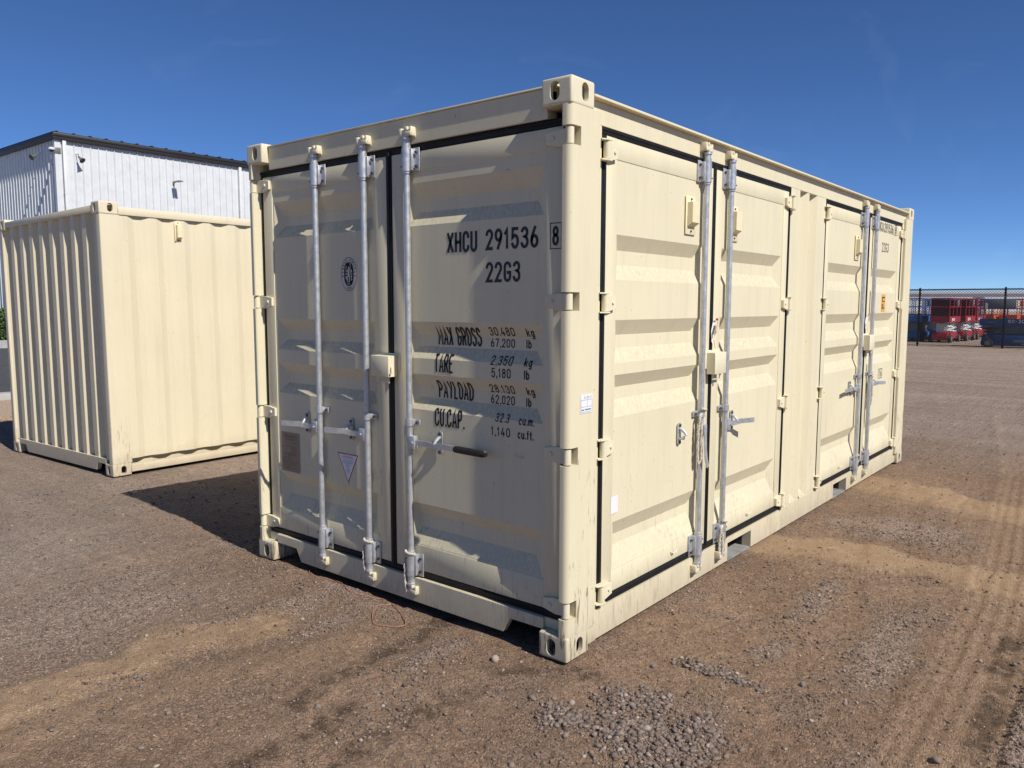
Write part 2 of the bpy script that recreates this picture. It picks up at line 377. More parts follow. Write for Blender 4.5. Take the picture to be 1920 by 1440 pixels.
    lk.new(c, p.inputs['Base Color']); p.inputs['Roughness'].default_value = .95; p.inputs['Specular IOR Level'].default_value = .12
    h = math_n(nd, lk, 'ADD', math_n(nd, lk, 'MULTIPLY', n2, .30), math_n(nd, lk, 'MULTIPLY', n3, .45))
    h = math_n(nd, lk, 'ADD', h, math_n(nd, lk, 'MULTIPLY', math_n(nd, lk, 'SUBTRACT', 1.0, vo3.outputs['Distance']), .45))
    h = math_n(nd, lk, 'ADD', h, math_n(nd, lk, 'MULTIPLY', math_n(nd, lk, 'SUBTRACT', 1.0, vo.outputs['Distance']), math_n(nd, lk, 'ADD', math_n(nd, lk, 'MULTIPLY', gv, .45), .25)))
    bump(nd, lk, p, h, 1.0, .018); return m
M_ground = ground_mat()
def gattrs(X, Y):
    s, d, g, pl, t = masks(X, Y)
    g = np.maximum(g, pl*.9)
    yard = np.maximum(sstep(5, 9, X), sstep(2.2, 4.5, Y)*.9+sstep(1.2, 2.6, Y)*(1-sstep(-1, .2, X))*.5)
    s = np.maximum(s, t*.24*(.4+.9*fbm(X*1.7, Y*1.7, 3, 29)))
    return {'sand': s, 'dark': d, 'gravel': g, 'yard': np.clip(yard, 0, 1)}
xs = graded(-2.3, 3.2, .0125, 1500, 1.045); ys = graded(-2.0, 2.7, .0125, 1500, 1.045)
gme = grid_mesh('ground', xs, ys, gheight, gattrs); gme.materials.append(M_ground)
ground = obj_me('ground', gme); tag(ground, kind='structure')

# --- loose gravel (stuff): deformed pebbles, finest near the camera
ICO = None
def ico_unit():
    bm = bmesh.new(); bmesh.ops.create_icosphere(bm, subdivisions=1, radius=1); bm.verts.ensure_lookup_table()
    v = np.array([tuple(x.co) for x in bm.verts]); f = np.array([[y.index for y in x.verts] for x in bm.faces]); bm.free(); return v, f
def pebbles(name, px, py, size, mat, sink=.25, flat=.62):
    uv, uf = ico_unit(); n = len(px); nv = len(uv)
    sh = uv[None]*(1+rng.normal(0, .21, (n, nv, 1)))
    sc = np.stack([rng.uniform(.8, 1.35, n), rng.uniform(.7, 1.05, n), rng.uniform(flat*.75, flat*1.25, n)], -1)*size[:, None]
    sh = sh*sc[:, None, :]
    a = rng.uniform(0, 2*np.pi, n); ca, sa = np.cos(a)[:, None], np.sin(a)[:, None]
    t = rng.normal(0, .28, n); ct, st = np.cos(t)[:, None], np.sin(t)[:, None]
    x, y, z = sh[..., 0], sh[..., 1]*ct-sh[..., 2]*st, sh[..., 1]*st+sh[..., 2]*ct
    x, y = x*ca-y*sa, x*sa+y*ca
    gz = gheight(px, py)
    P = np.stack([x+px[:, None], y+py[:, None], z+(gz+sc[:, 2]*(1-2*sink))[:, None]], -1).reshape(-1, 3).astype(np.float32)
    F = (uf[None]+(np.arange(n)*nv)[:, None, None]).reshape(-1, 3).astype(np.int32)
    me = bpy.data.meshes.new(name); me.vertices.add(len(P)); me.vertices.foreach_set('co', P.ravel())
    me.loops.add(F.size); me.loops.foreach_set('vertex_index', F.ravel())
    me.polygons.add(len(F)); me.polygons.foreach_set('loop_start', np.arange(0, F.size, 3, dtype=np.int32))
    me.update(calc_edges=True)
    at = me.attributes.new('tint', 'FLOAT', 'POINT'); at.data.foreach_set('value', np.repeat(rng.random(n), nv).astype(np.float32))
    me.materials.append(mat); return me
def stone_mat():
    m, nd, lk, p = new_mat('gravel_stone'); v, g = coords(nd, lk)
    a = nd.new('ShaderNodeAttribute'); a.attribute_name = 'tint'
    r = nd.new('ShaderNodeValToRGB'); r.color_ramp.interpolation = 'LINEAR'; e = r.color_ramp.elements
    e[0].position = 0; e[0].color = (.115, .088, .072, 1); e[1].position = 1; e[1].color = (.44, .37, .31, 1)
    for ps, c in ((.3, (.195, .146, .116)), (.55, (.228, .176, .146)), (.72, (.245, .192, .163)), (.84, (.165, .145, .135)), (.93, (.31, .235, .19))):
        q = e.new(ps); q.color = (*c, 1)
    lk.new(a.outputs['Fac'], r.inputs[0])
    n = noise(nd, lk, 160, 4, v)
    lk.new(mix(nd, lk, ramp(nd, lk, n, .3, .7), mix(nd, lk, 1., r.outputs[0], (.72, .70, .68), 'MULTIPLY'), r.outputs[0]), p.inputs['Base Color'])
    p.inputs['Roughness'].default_value = .9; p.inputs['Specular IOR Level'].default_value = .2
    bump(nd, lk, p, n, .4, .003); return m
M_stone = stone_mat()
def inside(px, py):
    i1 = (px > .0) & (px < L) & (py > .02) & (py < W)
    i2 = (px > .46) & (px < 6.6) & (py > 5.58) & (py < 8.1)
    return i1 | i2
def scatter(n, x0, x1, y0, y1, dens):
    px = rng.uniform(x0, x1, n); py = rng.uniform(y0, y1, n)
    k = (rng.random(n) < dens(px, py)) & ~inside(px, py); return px[k], py[k]
def dens_fine(x, y):
    s, d, g, pl, t = masks(x, y); return np.clip(.22+.85*g+.5*pl, 0, 1)*(1-.70*s)*(1-.5*t)
px, py = scatter(115000, -2.1, 3.2, -2.0, 2.8, dens_fine)
me = pebbles('gravel', px, py, .0018+.0058*rng.random(len(px))**3.0, M_stone); g1 = obj_me('gravel', me); tag(g1, 'fine loose gravel strewn over the dirt around the container', 'gravel', kind='stuff')
px, py = scatter(60000, -4, 10, -4, 5.5, lambda x, y: np.clip(.15+.75*masks(x, y)[2], 0, 1)*np.clip(1.2-np.hypot(x+1, y)/11, .1, 1))
me = pebbles('gravel', px, py, .0035+.0085*rng.random(len(px))**3, M_stone); tag(obj_me('gravel', me), 'coarser scattered gravel further out in the open yard', 'gravel', kind='stuff')
px, py = scatter(30000, -.9, .7, -1.3, 0.0, lambda x, y: np.clip(masks(x, y)[3]*1.0, 0, .85))
me = pebbles('gravel_heap', px, py, .0028+.0125*rng.random(len(px))**3.8, M_stone, .34); tag(obj_me('gravel_heap', me), 'patch of larger grey stones in front of the near container corner', 'gravel', kind='stuff')

RUBBLE = [([(-.95, 1.66), (-.52, 1.57), (-.27, 1.62), (.0, 1.55)], .07), ([(-.05, 1.5), (.0, 1.25), (-.1, 1.05)], .05), ([(-.55, 1.25), (-.3, 1.22)], .08), ([(-1.5, 1.42), (-1.15, 1.3)], .06), ([(-.05, 2.35), (-.08, 2.05), (-.06, 1.8)], .06),
          ([(-1.2, .30), (-.8, .32), (-.4, .5)], .12), ([(.1, -1.78), (.8, -1.74), (1.6, -1.72)], .10), ([(-.2, -.18), (-.3, -.1)], .10), ([(1.0, -.62), (1.7, -.62)], .07)]
def dens_rub(x, y):
    r = np.zeros(len(x))
    for pl_, wd_ in RUBBLE:
        d, _ = seg_dist(x, y, pl_); r = np.maximum(r, np.exp(-(d/wd_)**2))
    return r*sstep(.3, .6, fbm(x*7, y*7, 3, 71))
px, py = scatter(36000, -1.7, 1.8, -1.95, 2.5, dens_rub)
me = pebbles('rubble', px, py, .0030+.0095*rng.random(len(px))**3.0, M_stone, .25); tag(obj_me('rubble', me), 'loose ridges of coarse rubble on the dirt beside the end sill and tracks', 'gravel', kind='stuff')

# --- single stones one can point at
def stone(x, y, sx, sy, sz, rz, tint, label, seed):
    r = random.Random(seed); bm = bmesh.new(); bmesh.ops.create_icosphere(bm, subdivisions=3, radius=1)
    ph = [r.uniform(0, 6) for _ in range(9)]
    for v in bm.verts:
        c = v.co; k = 1+.07*math.sin(2.3*c.x+ph[0])+.07*math.sin(2.7*c.y+ph[1])+.06*math.sin(3.1*c.z+ph[2])+.03*math.sin(6*c.x+4*c.y+ph[3])
        v.co = Vector((c.x*sx*k, c.y*sy*k, c.z*sz*k))
    me = bpy.data.meshes.new('stone'); bm.to_mesh(me); bm.free(); me.shade_smooth()
    at = me.attributes.new('tint', 'FLOAT', 'POINT'); at.data.foreach_set('value', np.full(len(me.vertices), tint, np.float32))
    me.materials.append(M_stone)
    z = float(gheight(np.array([x]), np.array([y]))[0])
    o = obj_me('stone', me, None, (x, y, z+sz*.55)); o.rotation_euler = (0, 0, rz)
    tag(o, label, 'stone', 'larger stones lying on the dirt')
stone(-.16, .29, .022, .017, .018, .5, .97, 'pale pinkish round stone on bare dirt below the end sill', 1)
stone(-.34, -.07, .022, .013, .010, 1.2, .62, 'smooth oval grey stone at the tip of the stone patch', 2)
stone(-.255, -.205, .017, .013, .011, .2, .95, 'light tan blocky stone just behind the stone patch', 3)
stone(-.275, -.13, .012, .010, .008, 1.9, .70, 'small grey stone beside the smooth oval one', 4)
stone(-.14, -.42, .017, .014, .011, .4, .60, 'rounded grey brown stone right of the stone patch edge', 5)
stone(-.75, -.29, .016, .012, .010, .9, .72, 'grey stone at the bottom edge, left of the heap', 6)
stone(.47, -.90, .018, .013, .011, .3, .78, 'lone grey angular stone on brown dirt to the right', 7)
stone(-1.55, .80, .014, .010, .008, 2.2, .66, 'flat grey stone near the lower left corner', 8)
stone(-1.37, .95, .013, .011, .009, .7, .74, 'pale grey stone in the left foreground dirt', 9)
stone(-.95, .56, .016, .012, .009, 1.4, .73, 'grey stone beside the dark wheel streak', 10)
stone(.21, -1.46, .022, .014, .011, .6, .58, 'dusty stone inside the tyre track at lower right', 11)
stone(.24, -.31, .018, .012, .009, .1, .80, 'small flat stone on the dirt by the near casting', 12)

# --- red-brown string lying by the end sill
def gz(x, y): return float(gheight(np.array([x]), np.array([y]))[0])
sp = [(.06, 1.98), (.0, 1.90), (-.02, 1.80), (.0, 1.70), (.01, 1.61), (-.07, 1.44), (-.03, 1.31), (.0, 1.22), (-.03, 1.09), (-.12, .93), (-.18, .91), (-.215, .97), (-.235, 1.04), (-.17, 1.13), (-.10, 1.17), (-.03, 1.15)]
def smooth_path(p, k=5):
    out = []
    for i in range(len(p)-1):
        a, b, c, d = [Vector(p[min(max(j, 0), len(p)-1)]) for j in (i-1, i, i+1, i+2)]
        for t in np.arange(0, 1, 1/k):
            out.append(.5*((2*b)+(-a+c)*t+(2*a-5*b+4*c-d)*t*t+(-a+3*b-3*c+d)*t**3))
    out.append(Vector(p[-1])); return out
pts3 = [(p.x, p.y, gz(p.x, p.y)+.004+.006*abs(math.sin(i*.6))) for i, p in enumerate(smooth_path([(a, b, 0) for a, b in sp]))]
tag(MB().tube(pts3, .0022, 5).build('string', M_string), 'thin red brown string looped on the dirt by the end sill', 'string')

# ================================================================= MAIN CONTAINER
box_c = thing('shipping_container', 'large cream shipping container with doors on its end and long side, black code lettering', 'container')
def casting(px_, py_, pz_, sx, sy, sz, mat, parent, mp=None):
    """hollow corner casting; (sx, sy, sz) point from the corner into the container"""
    a, b, c = .178, .162, .118
    V = []; F = []
    def vid(p): V.append(p); return len(V)-1
    def face(O, U, Vv, lu, lv, hole, nrm):
        cs = [(0, 0), (lu, 0), (lu, lv), (0, lv)]
        P = lambda u, v, d=0: tuple(O[i]+U[i]*u+Vv[i]*v+nrm[i]*d for i in range(3))
        if hole is None: F.append(tuple(vid(P(*q)) for q in cs)); return
        cu, cv, hu, hv = hole; ci = [vid(P(*q)) for q in cs]; n = 24; rr = min(hu, hv)
        ov = []
        for k in range(n):
            t = 2*math.pi*(k+.5)/n-math.pi; x, y = math.cos(t)*rr, math.sin(t)*rr
            x += (hu-rr)*(1 if x > 0 else -1); y += (hv-rr)*(1 if y > 0 else -1); ov.append((cu+x, cv+y))
        oi = [vid(P(*q)) for q in ov]; ii = [vid(P(q[0], q[1], .022)) for q in ov]
        Q = n//4; g = .014; outer = ci
        ci = [vid(P(*q)) for q in ((g, g), (lu-g, g), (lu-g, lv-g), (g, lv-g))]
        for k in range(4): F.append((outer[k], outer[(k+1) % 4], ci[(k+1) % 4], ci[k]))
        for k in range(n):
            F.append((ci[k//Q], oi[(k+1) % n], oi[k])) if (k+1) % Q else F.append((ci[k//Q], ci[(k//Q+1) % 4], oi[(k+1) % n], oi[k]))
            F.append((oi[k], oi[(k+1) % n], ii[(k+1) % n], ii[k]))
    ex, ey, ez = (1, 0, 0), (0, 1, 0), (0, 0, 1)
    face((0, 0, 0), ey, ez, b, c, (.089, .056, .0255, .040), ex)      # end face
    face((0, 0, 0), ex, ez, a, c, (.102, .056, .0255, .040), ey)      # side face
    face((0, 0, 0), ex, ey, a, b, (.089, .081, .062, .032), ez)       # top or bottom face
    face((a, 0, 0), ey, ez, b, c, None, ex); face((0, b, 0), ex, ez, a, c, None, ey); face((0, 0, c), ex, ey, a, b, None, ez)
    m = MB(); m.add([(px_+sx*x, py_+sy*y, pz_+sz*z) for x, y, z in V], F)
    me = bpy.data.meshes.new('corner_casting'); me.from_pydata(m.v, [], m.f)
    bm = bmesh.new(); bm.from_mesh(me); bmesh.ops.remove_doubles(bm, verts=bm.verts[:], dist=1e-5); bmesh.ops.recalc_face_normals(bm, faces=bm.faces[:])
    def onbox(v):
        q = ((v.co.x-px_)*sx, (v.co.y-py_)*sy, (v.co.z-pz_)*sz)
        return sum(1 for t, l in zip(q, (a, b, c)) if abs(t) < 1e-5 or abs(t-l) < 1e-5)
    ed = [e for e in bm.edges if all(onbox(v) == 3 for v in e.verts)
          and sum(1 for i in range(3) if abs(e.verts[0].co[i]-e.verts[1].co[i]) > 1e-4) == 1]
    bmesh.ops.bevel(bm, geom=ed, offset=.011, segments=3, profile=.5, affect='EDGES')
    bmesh.ops.recalc_face_normals(bm, faces=bm.faces[:]); bm.to_mesh(me); bm.free()
    me.shade_smooth(); me.set_sharp_from_angle(angle=rad(20)); me.materials.append(mat)
    return obj_me('corner_casting', me, parent)
for x, sx in ((0, 1), (L, -1)):
    for y, sy in ((0, 1), (W, -1)):
        for z, sz in ((0, 1), (H, -1)): casting(x, y, z, sx, sy, sz, M_cast, box_c)
HZ_END = (2.345, 1.637, .948, .240)      # hinge heights, end doors
HZ_SIDE = (2.322, 1.632, .945, .240)
def corner_post(xf, yf, notch):
    """xf, yf map the profile onto the corner; notch = hinge heights cut into the end-face roll"""
    r = .030; arc = [(r-r*math.cos(t), r-r*math.sin(t)) for t in np.linspace(0, math.pi/2, 7)]
    roll = [(.073, .060), (.055, .052), (.006, .052), (0, .046)]+arc+[(.073, 0)]
    plate = [(.073, .060), (.073, .0), (.178, .0), (.188, .007), (.238, .007), (.244, .014), (.244, .060)]
    m = MB(); zs = .110; top = H-.116; hh = .0405
    T = lambda P: [(xf(a), yf(b)) for a, b in P]
    m.prism(T(plate), 2, zs, top)
    for hz in sorted(notch):
        m.prism(T(roll), 2, zs, hz-hh); zs = hz+hh
    m.prism(T(roll), 2, zs, top)
    return m.build('corner_post', M_post, box_c, smooth=30)
corner_post(lambda a: a, lambda b: b, HZ_END); corner_post(lambda a: a, lambda b: W-b, HZ_END)
corner_post(lambda a: L-a, lambda b: b, ()); corner_post(lambda a: L-a, lambda b: W-b, ())
ED, SD = .055, .036                      # depth of the flat door faces behind the casting planes
# end header with its thin top lip, end sill with the two notches beside the castings
m = MB(EF); m.prism([(.162, 2.436), (W-.162, 2.436), (W-.162, 2.568), (.162, 2.568)], 1, .047, .12)
hd = m.build('end_header', M_paint, box_c, bevel=.004)
MB(EF).box(.163, W-.163, .039, .124, 2.568, 2.577, .002).build('top_lip', M_paint, hd)
m = MB(EF)
zb = .034
m.prism([(.405, zb), (W-.405, zb), (W-.36, .112), (W-.162, .112), (W-.162, .168), (.162, .168), (.162, .112), (.36, .112)], 1, .034, .07)
m.box(.060, .162, .05, .07, .119, .168)
m.box(W-.162, W-.060, .05, .07, .119, .168)
sill = m.build('end_sill', M_paint, box_c, bevel=.003)
# long-side header, drip lip, sill with forklift pockets
m = MB(SF); m.box(.178, L-.178, .033, .11, 2.430, 2.532)
hd = m.build('side_header', M_paint, box_c, bevel=.003)
MB(SF).box(.179, L-.179, -.001, .115, 2.532, 2.545, .003).build('drip_lip', M_paint, hd)
PK = [(1.79, 2.16), (3.885, 4.245)]
m = MB(SF); e = .178
for a, b in PK+[(L-.178, None)]:
    m.box(e, a, .030, .09, .018, .166)
    if b: m.box(a, b, .030, .09, .132, .166); e = b
sill = m.build('side_sill', M_paint, box_c)
for a, b in PK:
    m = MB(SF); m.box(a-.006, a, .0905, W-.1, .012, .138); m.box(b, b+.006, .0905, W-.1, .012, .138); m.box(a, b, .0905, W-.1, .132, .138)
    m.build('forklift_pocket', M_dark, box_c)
    MB(SF).box(a, b, .034, W-.1, .010, .020).build('pocket_floor', M_grey, box_c)
m = MB(SF); m.box(.178, .262, .016, .0295, .022, .150, .004)
m.build('sill_plate', M_paint, sill)
# shell: roof, far walls, floor
def corrugated(mp, s0, s1, z0, z1, d, depth, period, flat=.27, thick=.004):
    """vertical trapezoid corrugations; d is the outer plane"""
    n = max(1, round((s1-s0)/period)); p = (s1-s0)/n; P = []
    for k in range(n):
        o = s0+k*p; r_ = .5-flat; P += [(o, 0), (o+p*flat, 0), (o+p*.5, 1), (o+p*(1-r_), 1)]
    P.append((s1, 0)); m = MB(mp); V = []
    for s, t in P: V += [(s, d+depth*t, z0), (s, d+depth*t, z1)]
    m.add(V, [(2*i, 2*i+2, 2*i+3, 2*i+1) for i in range(len(P)-1)]); return m
BF = lambda s, d, z: (s, W-d, z); FF = lambda s, d, z: (L-d, s, z)
corrugated(BF, .16, L-.16, .16, 2.54, .03, .036, .278).build('rear_wall', M_paint, box_c, smooth=0)
corrugated(FF, .16, W-.16, .16, 2.50, .03, .045, .27).build('far_end_wall', M_paint, box_c, smooth=0)
m = MB(); m.box(.12, L-.12, .10, W-.03, 2.535, 2.556); m.build('roof', M_paint, box_c)
m = MB(); m.box(.12, L-.12, W-.08, W-.006, 2.49, 2.55); m.box(L-.09, L-.006, .16, W-.16, 2.45, 2.56); m.build('rear_rails', M_paint, box_c)
m = MB(); m.box(.14, L-.07, .12, W-.07, .14, .17); m.build('floor', M_dark, box_c)
m = MB(); m.box(.12, L-.12, W-.07, W-.006, .02, .16); m.box(L-.07, L-.006, .16, W-.16, .03, .16); m.build('rear_sills', M_paint, box_c)

# ---- doors
C_END = [(2.24, 2.157, 2.095, 2.025), (1.535, 1.464, 1.408, 1.345), (1.262, 1.198, 1.139, 1.076), (.573, .508, .437, .350)]
C_SIDE = [(1.955, 1.885, 1.815, 1.742), (1.550, 1.477, 1.412, 1.342), (1.285, 1.220, 1.160, 1.078), (.558, .478, .425, .318)]
CD = .036; RAMP = .062
class Panel:
    def __init__(s, s0, s1, z0, z1, d, corr): s.s0, s.s1, s.z0, s.z1, s.d, s.corr = s0, s1, z0, z1, d, corr
    def depth(s, a, z):
        e = .012; t = 0
        for c0, c1, c2, c3 in s.corr:
            k = min((c0-z)/(c0-c1), (z-c3)/(c2-c3), (a-s.s0-e)/RAMP, (s.s1-e-a)/RAMP)
            t = max(t, min(1, k))
        return s.d+CD*t
    def mesh(s, mp):
        e = .012; S = [s.s0, s.s0+e, s.s0+e+RAMP, s.s1-e-RAMP, s.s1-e, s.s1]
        Z = sorted([s.z0, s.z1]+[z for c in s.corr for z in c]); m = MB(mp); V = [(a, s.depth(a, z), z) for a in S for z in Z]; n = len(Z); F = []
        for i in range(len(S)-1):
            for j in range(n-1):
                a, b, c, d = i*n+j, (i+1)*n+j, (i+1)*n+j+1, i*n+j+1
                da, db, dc, dd = [V[k][1] for k in (a, b, c, d)]
                if abs(da+dc-db-dd) < 1e-7: F.append((a, b, c, d))
                elif abs(da-dc) > 1e-7: F += [(a, b, c), (a, c, d)]
                else: F += [(a, b, d), (b, c, d)]
        m.add(V, F); return m
PANELS = {}
def door(key, mp, s0, s1, z0, z1, d, corr, label):
    fw_ = .092; zt, zb_ = 2.300, (.345 if mp is EF else .312)
    m = MB(mp)
    m.box(s0, s0+fw_, d, d+.05, z0, z1, .004); m.box(s1-fw_, s1, d, d+.05, z0, z1, .004)
    m.box(s0+fw_, s1-fw_, d+.0015, d+.05, zt, z1-.001, .003); m.box(s0+fw_, s1-fw_, d+.0015, d+.05, z0+.001, zb_, .003)
    o = m.build('door', M_paint, box_c, label=label)
    p = Panel(s0+fw_, s1-fw_, zb_, zt, d+.005, corr); PANELS[key] = (p, o, mp, (s0, s1, d))
    p.mesh(mp).build('door_panel', M_paint, o, smooth=0)
    return o
def gasket(parent, mp, s0, s1, z0, z1, d, label=None):
    """black rubber seal round one door: ribbed strips"""
    m = MB(mp)
    vert = abs(s1-s0) < abs(z1-z0)
    if vert:
        m.box(s0, s1, d, d+.03, z0, z1, .003); c = (s0+s1)/2; m.box(c-.006, c+.006, d-.003, d+.02, z0, z1, .003)
    else:
        m.box(s0, s1, d, d+.03, z0, z1, .003); c = z0+(z1-z0)*.72; m.cyl((s0, d+.003, c), (s1, d+.003, c), .008, 8)
    return m.build('door_seal', M_rubber, parent)
ey0, eym, ey1 = .078, 1.205, W-.078
dz0, dz1 = .205, 2.398
dE1 = door('E1', EF, ey0+.004, eym-.021, dz0, dz1, ED, C_END, 'right end door with the large black code lettering')
dE2 = door('E2', EF, eym+.021, ey1-.004, dz0, dz1, ED, C_END, 'left end door with the oval emblem and data plate')
gasket(box_c, EF, ey0-.018, ey1+.018, dz1+.001, 2.435, ED+.001); gasket(box_c, EF, ey0-.018, ey1+.018, .169, dz0-.001, ED+.001)
gasket(dE1, EF, eym-.020, eym+.020, .19, 2.42, ED-.004); gasket(dE1, EF, ey0-.024, ey0+.003, dz0, dz1, ED+.004); gasket(dE2, EF, ey1-.003, ey1+.024, dz0, dz1, ED+.004)
sz0, sz1 = .208, 2.396
S_LAY = [('S1', .334, 1.462, 'leftmost side door, nearest the corner post'), ('S2', 1.500, 2.655, 'second side door, left of the middle column'),
         ('S3', 3.450, 4.602, 'third side door, right of the middle column'), ('S4', 4.640, 5.735, 'farthest side door with small black code lettering')]
sd = {}
for k, a, b, lb in S_LAY: sd[k] = door(k, SF, a, b, sz0, sz1, SD, C_SIDE, lb)
for k1, k2, a, mid, b in (('S1', 'S2', .290, 1.481, 2.684), ('S3', 'S4', 3.421, 4.621, 5.765)):
    gasket(box_c, SF, a, b, sz1+.001, 2.429, SD+.001); gasket(box_c, SF, a, b, .167, sz0-.001, SD+.001)
    gasket(sd[k1], SF, mid-.018, mid+.018, .19, 2.415, SD-.004); gasket(sd[k1], SF, a, a+(.043 if k1 == 'S1' else .028), sz0, sz1, SD-.002); gasket(sd[k2], SF, b-.026, b, sz0, sz1, SD-.002)
# middle column between the two side door pairs: ribbed sheet
P = [(2.684, .033), (2.86, .033), (2.90, .075), (2.965, .075), (3.02, .036), (3.06, .036), (3.11, .075), (3.18, .075), (3.225, .033), (3.421, .033)]
m = MB(SF); V = []
for s, d in P: V += [(s, d, .166), (s, d, 2.43)]
m.add(V, [(2*i, 2*i+2, 2*i+3, 2*i+1) for i in range(len(P)-1)])
mc = m.build('middle_column', M_paint, box_c, smooth=0)
for c in (2.93, 3.145):                      # sloping closures at the foot of the ribs
    MB(SF).add([(c-.06, .033, .167), (c+.075, .033, .167), (c+.045, .075, .225), (c-.035, .075, .225)], [(0, 1, 2, 3)]).build('rib_closure', M_paint, mc, smooth=0)
# strips between posts and side doors
for a, b in ((.2445, .2895), (5.7655, L-.2445)):
    MB(SF).box(a, b, .034, .06, .166, 2.43, .002).build('jamb_strip', M_paint, box_c)

# ---- hinges (each its own sub-part of its door)
def hinge_end(z, left):
    f = (lambda s: W-s) if left else (lambda s: s)
    m = MB(lambda s, d, z_: EF(f(s), d, z_))
    m.cyl((.026, .026, z-.036), (.026, .026, z+.036), .019, 16)
    m.cyl((.026, .026, z+.036), (.026, .026, z+.0405), .011, 10); m.cyl((.026, .026, z-.0405), (.026, .026, z-.036), .011, 10)
    m.prism([(.026, z-.036), (.095, z-.040), (.165, z-.024), (.165, z+.026), (.10, z+.036), (.026, z+.036)], 1, .038, ED-.0005)
    m.cyl((.125, .030, z), (.125, .042, z), .010, 10)
    return m.build('hinge', M_hard, dE2 if left else dE1, bevel=.002)
for z in HZ_END: hinge_end(z, False); hinge_end(z, True)
def hinge_side(parent, s, z, sg):
    """barrel at s, blade towards sg"""
    m = MB(SF); b = s
    m.cyl((b, .014, z-.040), (b, .014, z+.040), .017, 14)
    m.prism([(b, z-.036), (b+sg*.040, z-.040), (b+sg*.100, z-.026), (b+sg*.100, z+.026), (b+sg*.05, z+.038), (b, z+.036)], 1, .016, SD-.0005)
    m.cyl((b+sg*.07, .010, z), (b+sg*.07, .02, z), .008, 8)
    for q in (-1, 1):
        m.prism([(b-sg*.046, SD), (b-sg*.046, .012), (b-sg*.012, -.004), (b+sg*.018, -.004), (b+sg*.018, .03)], 2, z+q*.041-.0035*(1-q), z+q*.041+.0035*(1+q))
    return m.build('hinge', M_hard, parent, bevel=.0015)
for z in HZ_SIDE:
    hinge_side(sd['S1'], .304, z, 1); hinge_side(sd['S2'], 2.672, z, -1); hinge_side(sd['S3'], 3.434, z, 1); hinge_side(sd['S4'], 5.752, z, -1)

